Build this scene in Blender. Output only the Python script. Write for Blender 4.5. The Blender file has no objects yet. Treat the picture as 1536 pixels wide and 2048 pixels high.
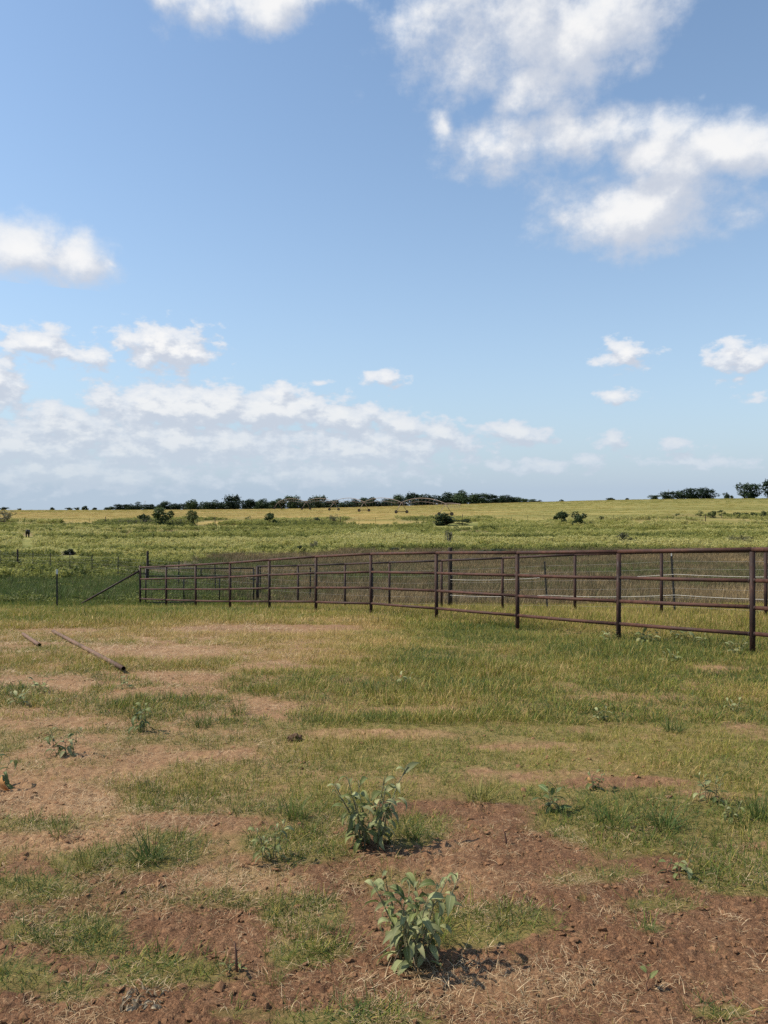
import bpy, bmesh, math, random
import numpy as np
from mathutils import Vector, Matrix, Euler

random.seed(7)
RNG = np.random.default_rng(11)
SC = bpy.context.scene
COL = SC.collection
rad = math.radians

# ------------------------------------------------------------------ camera
F, CX, EY, EYE = 1518.0, 768.0, 1010.0, 1.6       # photo pixels, eye height in metres
cam_d = bpy.data.cameras.new('camera')
cam = bpy.data.objects.new('camera', cam_d)
COL.objects.link(cam)
cam.location = (0, 0, EYE)
cam.rotation_euler = (rad(90), 0, 0)
cam_d.sensor_fit = 'VERTICAL'
cam_d.sensor_height = 24
cam_d.lens = 24 * F / 2048
cam_d.shift_y = (EY - 1024) / 2048
cam_d.clip_start = 0.05
cam_d.clip_end = 20000
SC.camera = cam

# ------------------------------------------------------------------ sun, exposure
SUN_EL, SUN_AZ = rad(50), rad(-87)                 # azimuth from +Y, clockwise seen from above: sun to the left
sd = Vector((math.sin(SUN_AZ) * math.cos(SUN_EL), math.cos(SUN_AZ) * math.cos(SUN_EL), math.sin(SUN_EL)))
sun_d = bpy.data.lights.new('sun', 'SUN')
sun_d.energy = 4.6
sun_d.angle = rad(0.55)
sun_d.color = (1.0, 0.90, 0.75)
sun = bpy.data.objects.new('sun', sun_d)
COL.objects.link(sun)
sun.rotation_euler = (-sd).to_track_quat('-Z', 'Y').to_euler()
sun.location = (-30, 0, 40)
SC.view_settings.view_transform = 'Standard'
SC.view_settings.look = 'None'
SC.view_settings.exposure = 0.45
SC.view_settings.gamma = 1.0
SC.view_settings.use_curve_mapping = False
SC.cycles.use_denoising = False
SC.cycles.max_bounces = 6
SC.cycles.transparent_max_bounces = 4


# ------------------------------------------------------------------ node helper
class NT:
    def __init__(s, tree):
        s.t = tree
        s.n = tree.nodes
        s.l = tree.links

    def put(s, sock, v):
        if v is None:
            return
        if isinstance(v, bpy.types.NodeSocket):
            s.l.new(v, sock)
        else:
            if hasattr(sock.default_value, '__len__') and not isinstance(v, (int, float)):
                v = tuple(v)
                if len(sock.default_value) == 4 and len(v) == 3:
                    v = v + (1,)
            sock.default_value = v

    def m(s, op, a, b=None, c=None, clamp=False):
        n = s.n.new('ShaderNodeMath')
        n.operation = op
        n.use_clamp = clamp
        s.put(n.inputs[0], a)
        s.put(n.inputs[1], b)
        s.put(n.inputs[2], c)
        return n.outputs[0]

    def v(s, op, a, b=None):
        n = s.n.new('ShaderNodeVectorMath')
        n.operation = op
        s.put(n.inputs[0], a)
        if op == 'SCALE':
            s.put(n.inputs['Scale'], b)
        else:
            s.put(n.inputs[1], b)
        return n.outputs['Value'] if op in ('LENGTH', 'DOT_PRODUCT') else n.outputs[0]

    def xyz(s, x, y, z=0.0):
        n = s.n.new('ShaderNodeCombineXYZ')
        s.put(n.inputs[0], x); s.put(n.inputs[1], y); s.put(n.inputs[2], z)
        return n.outputs[0]

    def sep(s, v):
        n = s.n.new('ShaderNodeSeparateXYZ')
        s.put(n.inputs[0], v)
        return n.outputs

    def noise(s, vec, scale, detail=4, rough=0.5, dist=0.0, color=False):
        n = s.n.new('ShaderNodeTexNoise')
        s.put(n.inputs['Vector'], vec)
        n.inputs['Scale'].default_value = scale
        n.inputs['Detail'].default_value = detail
        n.inputs['Roughness'].default_value = rough
        n.inputs['Distortion'].default_value = dist
        return n.outputs['Color' if color else 'Fac']

    def ramp(s, fac, a, b, lo=0.0, hi=1.0, smooth=True):
        n = s.n.new('ShaderNodeMapRange')
        n.interpolation_type = 'SMOOTHSTEP' if smooth else 'LINEAR'
        n.clamp = True
        s.put(n.inputs['Value'], fac)
        s.put(n.inputs['From Min'], a); s.put(n.inputs['From Max'], b)
        s.put(n.inputs['To Min'], lo); s.put(n.inputs['To Max'], hi)
        return n.outputs['Result']

    def mix(s, fac, a, b, mode='MIX'):
        n = s.n.new('ShaderNodeMix')
        n.data_type = 'RGBA'
        n.blend_type = mode
        n.clamp_factor = True
        s.put(n.inputs['Factor'], fac)
        s.put(n.inputs[6], a); s.put(n.inputs[7], b)
        return n.outputs[2]

    def cr(s, fac, stops):
        n = s.n.new('ShaderNodeValToRGB')
        e = n.color_ramp.elements
        while len(e) < len(stops):
            e.new(0.5)
        for el, (p, c) in zip(e, stops):
            el.position = p
            el.color = tuple(c) + (1,)
        s.put(n.inputs[0], fac)
        return n.outputs[0]

    def attr(s, name, kind='GEOMETRY', out='Fac'):
        n = s.n.new('ShaderNodeAttribute')
        n.attribute_type = kind
        n.attribute_name = name
        return n.outputs[out]


# ------------------------------------------------------------------ world: sky with fair-weather cumulus
world = bpy.data.worlds.new('World')
SC.world = world
world.use_nodes = True
world.node_tree.nodes.clear()
W = NT(world.node_tree)
SKY = 0.15
sky = W.n.new('ShaderNodeTexSky')
sky.sky_type = 'NISHITA'
sky.sun_disc = False
sky.sun_elevation = SUN_EL
sky.sun_rotation = SUN_AZ
sky.altitude = 200
sky.air_density = 1.0
sky.dust_density = 0.5
sky.ozone_density = 3.5
tc = W.n.new('ShaderNodeTexCoord').outputs['Generated']
dx, dy, dz = W.sep(tc)
az = W.m('ARCTAN2', dx, dy)
el = W.m('ARCSINE', W.m('MINIMUM', W.m('MAXIMUM', dz, -1.0), 1.0))
P0 = W.xyz(az, el, 0.0)


def dirpx(px, py):
    a = (px - CX) / F
    b = (EY - py) / F
    return math.atan2(a, 1), math.atan2(b, math.hypot(1, a))


# clouds as directions: centre, half width, half height (photo pixels), thickness
CLOUDS = [
    (380, -8, 105, 46, 1.0), (530, -10, 120, 50, 1.0), (205, -14, 70, 26, .6), (660, -10, 120, 32, .7),
    (1020, 60, 215, 120, 1.0), (1170, 45, 165, 95, 1.0), (890, 25, 95, 70, .7), (1070, 165, 150, 80, .82),
    (1000, 275, 125, 62, 1.0), (885, 250, 45, 44, .8), (1150, 262, 150, 70, .78), (1290, 130, 70, 60, .42),
    (1300, 285, 150, 66, 1.0), (1450, 305, 140, 62, .95), (1290, 400, 165, 80, 1.1), (1350, 350, 160, 75, .80),
    (1160, 345, 60, 50, .5), (1480, 420, 100, 46, .6), (1425, 200, 45, 40, .35), (1140, 400, 60, 26, .35),
    (35, 492, 85, 56, 1.1), (145, 512, 110, 38, .95), (215, 522, 50, 18, .6),
    (80, 685, 72, 36, .9), (145, 708, 75, 26, .95), (330, 694, 88, 44, 1.1), (385, 702, 50, 34, .8), (-5, 755, 48, 46, 1.0),
    (765, 760, 54, 20, .85), (640, 765, 50, 16, .4), (1250, 710, 48, 30, 1.0), (1205, 722, 50, 20, .6),
    (1480, 715, 58, 32, 1.0), (1470, 756, 70, 18, .4), (1240, 792, 66, 18, .4), (1500, 800, 60, 18, .35),
    (300, 812, 110, 38, .95), (400, 815, 120, 42, 1.0), (550, 816, 110, 36, 1.0), (690, 835, 70, 34, .9),
    (800, 850, 80, 30, .8), (885, 862, 50, 24, .75), (1035, 868, 76, 26, .72), (1220, 878, 36, 18, .66),
    (1370, 888, 70, 20, .34), (130, 850, 170, 40, .75), (30, 890, 150, 44, .8), (350, 885, 330, 60, .75),
    (720, 895, 260, 50, .72), (180, 945, 330, 46, .62), (650, 945, 300, 36, .55), (1080, 930, 260, 30, .36),
    (1380, 925, 150, 26, .36),
]


LOW_C = [c for c in CLOUDS if c[1] > 600]
HIGH_C = [c for c in CLOUDS if c[1] <= 600]


def cloud_density(p, blobs, high):
    """blobs None: the same weather going on round the rest of the sky"""
    if high:
        n = W.noise(W.v('MULTIPLY', p, (1, 1.25, 1)), 11.0, 10, 0.61, 0.0)
    else:
        n = W.noise(W.v('MULTIPLY', p, (1, 1.7, 1)), 32.0, 8, 0.58, 0.0)
    if blobs is None:
        d = W.sep(tc)
        zz = W.m('ADD', W.m('ABSOLUTE', d[2]), .12)
        q = W.xyz(W.m('DIVIDE', d[0], zz), W.m('DIVIDE', d[1], zz), 0)
        tot = W.m('MAXIMUM', W.m('MULTIPLY', W.m('SUBTRACT', W.noise(q, 0.9, 3, .5), 0.56), 5.0), -.9)
    else:
        wc = W.noise(p, 9.0 if high else 22.0, 2, 0.5, color=True)
        pw = W.v('ADD', p, W.v('MULTIPLY', W.v('SUBTRACT', wc, (.5, .5, .5)), (.07, .06, 0) if high else (.026, .014, 0)))
        tot = None
        for cx, cy, rx, ry, st in blobs:
            a, e = dirpx(cx, cy)
            q = W.v('MULTIPLY', W.v('SUBTRACT', pw, (a, e, 0)), (F / rx / 1.12, F / ry / 1.12, 0))
            r = W.m('SUBTRACT', st + (.12 if high else .34 if cy > 780 else .08), W.v('LENGTH', q))
            tot = r if tot is None else W.m('MAXIMUM', tot, r)
        tot = W.m('MAXIMUM', tot, -0.9)
    return W.m('ADD', tot, W.m('MULTIPLY', W.m('SUBTRACT', n, 0.5), 2.5 if high else 2.7))


def sky_background(blobs, high):
    D1 = cloud_density(P0, blobs, high)
    D2 = cloud_density(W.v('ADD', P0, (-.016, .034, 0) if high else (-.006, .014, 0)), blobs, high)
    alpha = W.ramp(D1, .0, .85) if high else W.ramp(D1, 0.0, 0.52)
    shade = W.ramp(W.m('SUBTRACT', D1, D2), -0.30, 0.80) if high else W.ramp(W.m('SUBTRACT', D1, D2), -0.45, 0.50)
    lit = W.mix(W.ramp(D1, 0.25, 1.2), (.55, .585, .64), CLOUD_LIT)
    ccol = W.mix(shade, CLOUD_SHADE, lit)
    ccol = W.mix(W.ramp(el, 0.0, 0.20, .66, 0.0), ccol, (.385, .46, .54))    # long air path near the horizon greys them
    ccol = W.v('SCALE', ccol, 1.0 / SKY)
    alpha = W.m('MULTIPLY', alpha, W.ramp(el, 0.004, 0.08, .6, .96))
    b = W.n.new('ShaderNodeBackground')
    W.put(b.inputs[0], W.mix(alpha, skyc, ccol))
    b.inputs[1].default_value = SKY
    return b.outputs[0]


def mixs(f, a, b):
    m = W.n.new('ShaderNodeMixShader')
    W.put(m.inputs[0], f)
    W.l.new(a, m.inputs[1]); W.l.new(b, m.inputs[2])
    return m.outputs[0]


CLOUD_LIT, CLOUD_SHADE, HORIZON = (.70, .695, .69), (.435, .47, .54), (.338, .415, .505)
skyc = W.v('MULTIPLY', sky.outputs[0], (.97, .96, .885))
hz = W.m('POWER', 2.71828, W.m('MULTIPLY', W.m('MAXIMUM', W.m('SUBTRACT', el, .02), 0.0), -5.0))
skyc = W.mix(W.m('MULTIPLY', hz, .985), skyc, W.v('SCALE', HORIZON, 1.0 / SKY))     # whitish haze low in the sky
inview = mixs(W.m('GREATER_THAN', el, dirpx(768, 610)[1]), sky_background(LOW_C, False), sky_background(HIGH_C, True))
aside = W.m('MAXIMUM', W.ramp(W.m('ABSOLUTE', az), 0.52, 0.66), W.ramp(el, 0.60, 0.74))
wo = W.n.new('ShaderNodeOutputWorld')
W.l.new(mixs(aside, inview, sky_background(None, True)), wo.inputs[0])
world.cycles.sampling_method = 'MANUAL'
world.cycles.sample_map_resolution = 512


# ------------------------------------------------------------------ numpy noise
_perm = np.random.default_rng(3).random((256, 256))


def vnoise(x, y):
    xi = np.floor(x).astype(int); yi = np.floor(y).astype(int)
    fx = x - xi; fy = y - yi
    fx = fx * fx * fx * (fx * (fx * 6 - 15) + 10); fy = fy * fy * fy * (fy * (fy * 6 - 15) + 10)
    g = lambda a, b: _perm[a & 255, b & 255]
    return (g(xi, yi) * (1 - fx) + g(xi + 1, yi) * fx) * (1 - fy) + (g(xi, yi + 1) * (1 - fx) + g(xi + 1, yi + 1) * fx) * fy


def fbm(x, y, oct=4, rough=.5):
    t = 0; a = 1; s = 0
    for k in range(oct):
        t = t + a * vnoise(x * 2 ** k + 17.3 * k, y * 2 ** k + 5.1 * k); s += a; a *= rough
    return t / s


def sst(x, a, b):
    t = np.clip((x - a) / (b - a), 0, 1)
    return t * t * (3 - 2 * t)


# ------------------------------------------------------------------ terrain
PY = np.array([-50, 0, 3, 6, 10.3, 12.06, 13.84, 15.69, 17.6, 19.27, 20.94, 22.6, 24.3, 25.96, 27.6, 31, 37, 46, 58, 75, 100, 130, 170, 200, 250, 300, 400])
PZ = np.array([.1, 0, -.06, -.2, -.417, -.56, -.69, -.80, -.945, -1.13, -1.34, -1.55, -1.74, -1.92, -2.09, -2.30, -2.55, -2.85, -3.4, -3.9, -4.1, -3.9, -3.3, -2.8, -2.2, -1.8, -1.03])
_gy = np.concatenate([np.arange(-50, 60, .25), np.arange(60, 401, 1.0)])
_gz = np.interp(_gy, PY, PZ)
for _ in range(6):
    _gz[1:-1] = (_gz[:-2] + 2 * _gz[1:-1] + _gz[2:]) / 4
RX = np.array([0, 200, 500, 650, 800, 950, 1080, 1200, 1300, 1536])
RYH = np.array([1020, 1020, 1018.5, 1016, 1012, 1007.5, 1004, 1000.5, 998.5, 996.5])
RU = np.linspace(-.75, .75, 200)
RZ = EYE - (np.interp(RU * F + CX, RX, RYH) - EY) * 400 / F
for _ in range(60):
    RZ[1:-1] = (RZ[:-2] + 2 * RZ[1:-1] + RZ[2:]) / 4


def terrain(X, Y):
    X = np.asarray(X, float); Y = np.asarray(Y, float)
    z = np.interp(Y, _gy, _gz)
    u = np.clip(X / np.maximum(Y, 1.0), -.75, .75)
    s = sst(Y, 110, 400) ** 1.15
    z = z + (np.interp(u, RU, RZ) + 1.03) * s
    z = z - np.maximum(Y - 402, 0) * 0.045
    z = z + (fbm(X * .12 + 3, Y * .12 + 9, 3) - .5) * .10 * sst(Y, 4, 30) * (1 - sst(Y, 300, 380))
    return z


def tz(x, y):
    return float(terrain(np.array([x]), np.array([y]))[0])


def gpx(px, py, y0=1.0, y1=395.0):
    """the point of the ground seen at a photo pixel: solved as a real position in metres"""
    ys = np.exp(np.linspace(math.log(y0), math.log(y1), 4000))
    xs = (px - CX) / F * ys
    pr = EY + F * (EYE - terrain(xs, ys)) / ys
    k = int(np.argmax(pr <= py))
    return float(xs[k]), float(ys[k]), float(terrain(xs[k:k + 1], ys[k:k + 1])[0])


def topx(X, Y, Z=None):
    Z = terrain(X, Y) if Z is None else Z
    Ys = np.maximum(Y, .8)
    return CX + F * X / Ys, EY + F * (EYE - Z) / Ys


def ell(px, py, lst):
    """union of soft ellipses, 0..1"""
    m = np.zeros_like(px)
    for cx, cy, rx, ry, s in lst:
        r = np.sqrt(((px - cx) / rx) ** 2 + ((py - cy) / ry) ** 2)
        m = np.maximum(m, s * (1 - sst(r, .55, 1.25)))
    return m


GREEN_PATCH = [
    (1250, 1640, 190, 62, 1.3), (1470, 1640, 110, 60, .9), (1500, 1745, 150, 55, 1.1), (1150, 1745, 150, 38, .9), (960, 1850, 165, 48, 1.2),
    (600, 1815, 80, 40, 1.0), (190, 1870, 90, 42, 1.1), (310, 1945, 170, 42, .9), (60, 1780, 110, 26, .9), (590, 1690, 110, 34, .7),
    (300, 1705, 90, 40, .9), (620, 1905, 90, 36, .9), (830, 1665, 70, 30, .8), (640, 1600, 110, 50, .8), (690, 2042, 190, 26, 1.2),
    (30, 1955, 90, 42, .9), (1440, 2035, 70, 14, .7), (470, 1790, 150, 20, .5), (1330, 1815, 90, 14, .5), (1300, 1868, 36, 14, .9),
    (1410, 1700, 120, 20, .6), (160, 1730, 70, 20, .7), (60, 1655, 90, 20, .5), (430, 1560, 190, 40, .6), (640, 1500, 110, 26, .9),
    (40, 1395, 90, 26, 1.0), (1060, 1585, 130, 26, 1.0), (1400, 1530, 140, 30, .8), (1180, 1700, 200, 26, .8), (250, 1470, 140, 40, .5),
    (520, 2030, 120, 18, .9), (60, 1865, 60, 22, .8), (130, 1990, 90, 24, .7),
]
BARE_PATCH = [
    (1000, 1720, 190, 62, 1.0), (1370, 1930, 300, 70, .95), (690, 1965, 140, 60, .9), (1130, 1985, 300, 55, .85), (80, 1600, 190, 42, .9),
    (520, 1258, 260, 11, .95), (700, 1254, 140, 6, .8), (330, 1302, 190, 14, .7), (600, 1312, 150, 9, .6), (90, 1368, 180, 10, .8), (330, 1385, 150, 9, .5),
    (170, 1680, 180, 22, .7), (900, 1615, 160, 16, .9), (1250, 1568, 150, 13, .85), (760, 1470, 190, 13, .7), (800, 1418, 160, 9, .6),
    (1230, 1395, 170, 8, .55), (1430, 1337, 70, 6, .7), (140, 1445, 200, 14, .6), (660, 1240, 160, 6, .5), (350, 1650, 200, 22, .6), (1000, 1800, 120, 26, .7),
    (350, 1870, 140, 24, .6), (640, 1770, 120, 20, .5), (180, 1940, 70, 18, .7), (1440, 1590, 110, 10, .6), (1060, 1245, 90, 7, .5), (250, 1550, 160, 16, .6),
    (1500, 1690, 80, 8, .7),
]


def fields(X, Y):
    """what grows or lies where on the ground"""
    Z = terrain(X, Y)
    px, py = topx(X, Y, Z)
    n1 = fbm(X * .9 + 31, Y * 1.3 + 7, 4, .55)
    n2 = fbm(X * 3.1 + 3, Y * 4.1 + 77, 3, .55)
    fore = sst(py, 1560, 1660)                       # churned red soil nearest the camera
    leftm = (1 - fore) * (1 - sst(px, 480, 820)) * sst(py, 1335, 1365)
    thick = (1 - fore) * sst(px, 480, 820) * sst(py, 1236, 1252)
    dryl = (1 - sst(px, 650, 900)) * sst(py, 1240, 1258) * (1 - sst(py, 1335, 1365))
    band = sst(py, 1205, 1216) * (1 - sst(py, 1244, 1262))
    g = .34 * fore + .66 * leftm + 1.0 * thick + .62 * dryl + .95 * band
    g = g + ell(px, py, GREEN_PATCH) * (fore * 1.0 + leftm * .7 + thick * .3)
    bare = ell(px, py, BARE_PATCH)
    g = g + (n1 - .5) * (1.4 * fore + 2.4 * leftm + 1.0 * thick + 1.9 * dryl + .5 * band) + (n2 - .5) * 1.2
    g = g * (1 - .93 * np.clip(bare * (.75 + .9 * (n2 - .3)), 0, 1))
    g = np.where(Y < 60, np.clip(g, 0, 1.3), 0)
    # dryness of the grass: 0 lush green, 1 straw
    dry = -.28 * fore + .20 * leftm + .17 * thick + .52 * dryl + .30 * band
    dry = dry + (fbm(X * .5 + 9, Y * .7 + 2, 3) - .5) * .7 + .25 * bare
    dry = dry - .25 * ell(px, py, [(1300, 1300, 200, 24, 1), (850, 1330, 260, 30, .6), (1050, 1360, 300, 40, .4), (1250, 1640, 200, 70, .7), (0, 1390, 80, 30, 1)])
    return dict(px=px, py=py, Z=Z, g=g, bare=bare, dry=np.clip(dry, 0, 1), fore=fore, leftm=leftm, thick=thick, dryl=dryl, band=band, n1=n1, n2=n2)


# ------------------------------------------------------------------ object helpers
def tag(o, label=None, cat=None, group=None, kind=None):
    if label: o['label'] = label
    if cat: o['category'] = cat
    if group: o['group'] = group
    if kind: o['kind'] = kind
    return o


def empty(name, loc=(0, 0, 0), rz=0.0):
    o = bpy.data.objects.new(name, None)
    o.empty_display_size = .1
    o.location = loc
    o.rotation_euler = (0, 0, rz)
    COL.objects.link(o)
    return o


def link(name, me, parent=None, mat=None):
    o = bpy.data.objects.new(name, me)
    if mat is not None and not me.materials:
        me.materials.append(mat)
    if parent is not None:
        o.parent = parent
    COL.objects.link(o)
    return o


def np_mesh(name, V, Fc, smooth=False):
    """V (n,3), Fc (m,3|4) -> mesh, fast"""
    me = bpy.data.meshes.new(name)
    V = np.asarray(V, np.float32); Fc = np.asarray(Fc, np.int32)
    k = Fc.shape[1]
    me.vertices.add(len(V)); me.vertices.foreach_set('co', V.ravel())
    me.loops.add(Fc.size); me.loops.foreach_set('vertex_index', Fc.ravel())
    me.polygons.add(len(Fc)); me.polygons.foreach_set('loop_start', np.arange(0, Fc.size, k, dtype=np.int32))
    try:
        me.polygons.foreach_set('loop_total', np.full(len(Fc), k, np.int32))
    except Exception:
        pass
    if smooth:
        me.polygons.foreach_set('use_smooth', np.ones(len(Fc), bool))
    me.update(calc_edges=True)
    return me


class MB:
    """collects simple shapes into one mesh"""
    def __init__(s):
        s.v = []; s.f = []

    def add(s, vs, fs):
        b = len(s.v)
        s.v += [tuple(v) for v in vs]
        s.f += [tuple(i + b for i in f) for f in fs]

    def box(s, c, d):
        x, y, z = c; a, b, h = d[0] / 2, d[1] / 2, d[2] / 2
        s.add([(x - a, y - b, z - h), (x + a, y - b, z - h), (x + a, y + b, z - h), (x - a, y + b, z - h),
               (x - a, y - b, z + h), (x + a, y - b, z + h), (x + a, y + b, z + h), (x - a, y + b, z + h)],
              [(3, 2, 1, 0), (4, 5, 6, 7), (0, 1, 5, 4), (1, 2, 6, 5), (2, 3, 7, 6), (3, 0, 4, 7)])

    def tube(s, pts, r, n=10, cap=True):
        pts = [Vector(p) for p in pts]
        rs = r if hasattr(r, '__len__') else [r] * len(pts)
        vs = []; fs = []
        up = Vector((0, 0, 1))
        for i, p in enumerate(pts):
            t = (pts[min(i + 1, len(pts) - 1)] - pts[max(i - 1, 0)]).normalized()
            ref = up if abs(t.z) < .95 else Vector((0, 1, 0))
            a = t.cross(ref).normalized(); b = a.cross(t).normalized()
            for k in range(n):
                an = 2 * math.pi * k / n
                vs.append(p + (a * math.cos(an) + b * math.sin(an)) * rs[i])
        for i in range(len(pts) - 1):
            for k in range(n):
                fs.append((i * n + k, i * n + (k + 1) % n, (i + 1) * n + (k + 1) % n, (i + 1) * n + k))
        if cap:
            fs.append(tuple(range(n - 1, -1, -1)))
            fs.append(tuple((len(pts) - 1) * n + k for k in range(n)))
        s.add(vs, fs)

    def mesh(s, name, smooth=True):
        me = bpy.data.meshes.new(name)
        me.from_pydata(s.v, [], s.f)
        if smooth:
            for p in me.polygons:
                p.use_smooth = len(p.vertices) == 4
        me.validate()
        return me

    def build(s, name, mat, parent=None, smooth=True):
        return link(name, s.mesh(name, smooth), parent, mat)


# ------------------------------------------------------------------ materials
def material(name):
    m = bpy.data.materials.new(name)
    m.use_nodes = True
    m.node_tree.nodes.clear()
    t = NT(m.node_tree)
    out = t.n.new('ShaderNodeOutputMaterial')
    return m, t, out


def principled(t, col, rough=.7, metal=0.0, spec=.5, normal=None):
    b = t.n.new('ShaderNodeBsdfPrincipled')
    t.put(b.inputs['Base Color'], col)
    t.put(b.inputs['Roughness'], rough)
    t.put(b.inputs['Metallic'], metal)
    t.put(b.inputs['Specular IOR Level'], spec)
    if normal is not None:
        t.l.new(normal, b.inputs['Normal'])
    return b.outputs[0]


def bump(t, h, dist=.01, strength=1.0):
    b = t.n.new('ShaderNodeBump')
    b.inputs['Strength'].default_value = strength
    b.inputs['Distance'].default_value = dist
    t.put(b.inputs['Height'], h)
    return b.outputs[0]


def mat_plain(name, c1, c2, scale=6.0, rough=.8, spec=.3, bumpd=0.0, stretch=(1, 1, 1)):
    m, t, out = material(name)
    p = t.n.new('ShaderNodeTexCoord').outputs['Object']
    p = t.v('MULTIPLY', p, stretch)
    n = t.noise(p, scale, 6, .6)
    c = t.mix(t.ramp(n, .35, .65), c1, c2)
    nm = bump(t, t.noise(p, scale * 4, 4, .6), bumpd) if bumpd else None
    t.l.new(principled(t, c, rough, 0, spec, nm), out.inputs[0])
    return m


def mat_leaf(name, stops, spec=.25, rough=.6, trans=.3, var='bv', tint='tint', kind='INSTANCER', back=1.15, jitter=.56):
    """foliage: colour from the plant's own tint, varied leaf by leaf, some light through the leaf"""
    m, t, out = material(name)
    if tint:
        f = t.attr(tint, kind)
    else:
        f = t.n.new('ShaderNodeObjectInfo').outputs['Random']
    bv = t.attr(var, 'GEOMETRY')
    f2 = t.m('ADD', f, t.m('MULTIPLY', t.m('SUBTRACT', bv, .5), .55), clamp=True)
    c = t.cr(f2, stops)
    if kind == 'INSTANCER' and not tint and name.startswith('weed_leaf'):
        pp = t.n.new('ShaderNodeTexCoord').outputs['Object']
        rib = t.ramp(t.m('ABSOLUTE', t.sep(pp)[0]), .004, .018, .55, 0)
        c = t.mix(rib, c, (.34, .34, .20))
        c = t.mix(t.ramp(t.noise(pp, 9, 4, .6), .56, .72, 0, .55), c, (.24, .20, .07))
    hv = t.m('ADD', 1 - jitter / 2, t.m('MULTIPLY', t.m('FRACT', t.m('MULTIPLY', bv, 7.31)), jitter))
    c = t.v('SCALE', c, hv)
    b = principled(t, c, rough, 0, spec)
    tr = t.n.new('ShaderNodeBsdfTranslucent')
    t.put(tr.inputs[0], t.v('SCALE', c, back))
    mx = t.n.new('ShaderNodeMixShader')
    mx.inputs[0].default_value = trans
    t.l.new(b, mx.inputs[1]); t.l.new(tr.outputs[0], mx.inputs[2])
    t.l.new(mx.outputs[0], out.inputs[0])
    return m


def mat_rust(name, c1, c2, c3, rough=.62, scale=9):
    m, t, out = material(name)
    p = t.n.new('ShaderNodeNewGeometry').outputs['Position']
    a = t.noise(p, scale, 8, .65)
    b = t.noise(p, scale * .22, 4, .5)
    c = t.mix(t.ramp(a, .38, .66), c1, c2)
    c = t.mix(t.ramp(b, .45, .62, 0, .85), c, c3)
    c = t.mix(t.ramp(t.noise(t.v('MULTIPLY', p, (3, 3, .5)), scale * 1.3, 5, .7), .56, .74, 0, .7), c, (.15, .075, .045))
    sp = t.noise(p, scale * 9, 3, .6)
    c = t.mix(t.ramp(sp, .62, .72, 0, .5), c, (.16, .085, .05))
    t.l.new(principled(t, c, t.ramp(a, .3, .7, rough - .08, rough + .2), 0, .25, bump(t, sp, .0015)), out.inputs[0])
    return m


M = {}
M['rust'] = mat_rust('rusted_pipe', (.052, .022, .015), (.090, .040, .028), (.040, .020, .016))
M['rust_post'] = mat_rust('rusted_post', (.026, .012, .009), (.046, .022, .017), (.020, .012, .011))
M['rust_dark'] = mat_rust('rusted_pipe_dark', (.028, .016, .014), (.052, .028, .023), (.022, .017, .017))
M['rust_ground'] = mat_rust('weathered_pipe', (.13, .080, .058), (.19, .122, .088), (.09, .058, .046), .8)
M['steel_dark'] = mat_plain('dark_painted_steel', (.020, .017, .016), (.040, .030, .026), 8, .6, .4)
M['bore'] = mat_plain('pipe_bore', (.09, .055, .038), (.14, .09, .06), 8, .9, .1)
M['wood_dark'] = mat_plain('creosote_post', (.020, .016, .013), (.055, .044, .036), 5, .9, .2, .004, (4, 4, .4))
M['tpost'] = mat_plain('t_post_paint', (.020, .022, .020), (.045, .040, .034), 12, .65, .35)
M['tpost_tip'] = mat_plain('t_post_tip', (.45, .46, .45), (.62, .62, .60), 12, .6, .3)
M['rope'] = mat_plain('white_poly_rope', (.50, .49, .45), (.62, .61, .57), 30, .7, .3)
M['wire'] = mat_plain('galvanised_wire', (.16, .15, .14), (.26, .25, .24), 20, .5, .5)
M['galv'] = mat_plain('weathered_galvanised_steel', (.17, .115, .085), (.25, .185, .145), 3, .55, .5)
M['rubber'] = mat_plain('tyre_rubber', (.012, .012, .012), (.03, .028, .025), 9, .9, .2)
M['bark'] = mat_plain('bark', (.045, .034, .026), (.10, .080, .062), 4, .95, .1, .01, (3, 3, .6))
M['hide'] = mat_plain('black_hide', (.006, .006, .006), (.014, .012, .011), 5, .7, .3)
M['clod'] = mat_plain('soil_clod', (.19, .098, .054), (.31, .178, .098), 30, .95, .05, .003)
M['clod_dark'] = mat_plain('dark_clod', (.10, .062, .040), (.19, .125, .08), 22, .95, .05, .006)
M['tree'] = mat_leaf('oak_foliage', [(0, (.014, .030, .016)), (.5, (.028, .052, .022)), (1, (.052, .082, .030))], trans=.15, tint=None)
M['shrub'] = mat_leaf('shrub_foliage', [(0, (.040, .062, .022)), (.5, (.075, .100, .034)), (1, (.135, .150, .052))], trans=.25, tint=None)
M['shrub_dark'] = mat_leaf('dark_shrub_foliage', [(0, (.014, .026, .010)), (.5, (.026, .044, .015)), (1, (.045, .066, .022))], trans=.15, tint=None)
M['shrub_grey'] = mat_leaf('grey_shrub_foliage', [(0, (.085, .088, .045)), (.5, (.135, .130, .070)), (1, (.19, .175, .10))], trans=.2, tint=None)
GRASS = [(0, (.048, .086, .022)), (.25, (.145, .178, .026)), (.50, (.255, .225, .042)), (.75, (.345, .258, .090)), (1, (.48, .335, .145))]
M['grass'] = mat_leaf('pasture_grass', GRASS, trans=.32)
M['tuft'] = mat_leaf('tuft_grass', [(0, (.055, .095, .024)), (.5, (.100, .135, .030)), (1, (.23, .20, .060))], trans=.32, tint=None)
M['seed'] = mat_leaf('cloud_shaded_seed_grass', [(0, (.085, .125, .028)), (.35, (.115, .100, .046)), (.7, (.165, .120, .068)), (1, (.33, .24, .11))], trans=.25)  # brown seedheads, darkened to paint the cloud shadow on the hollow
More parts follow.
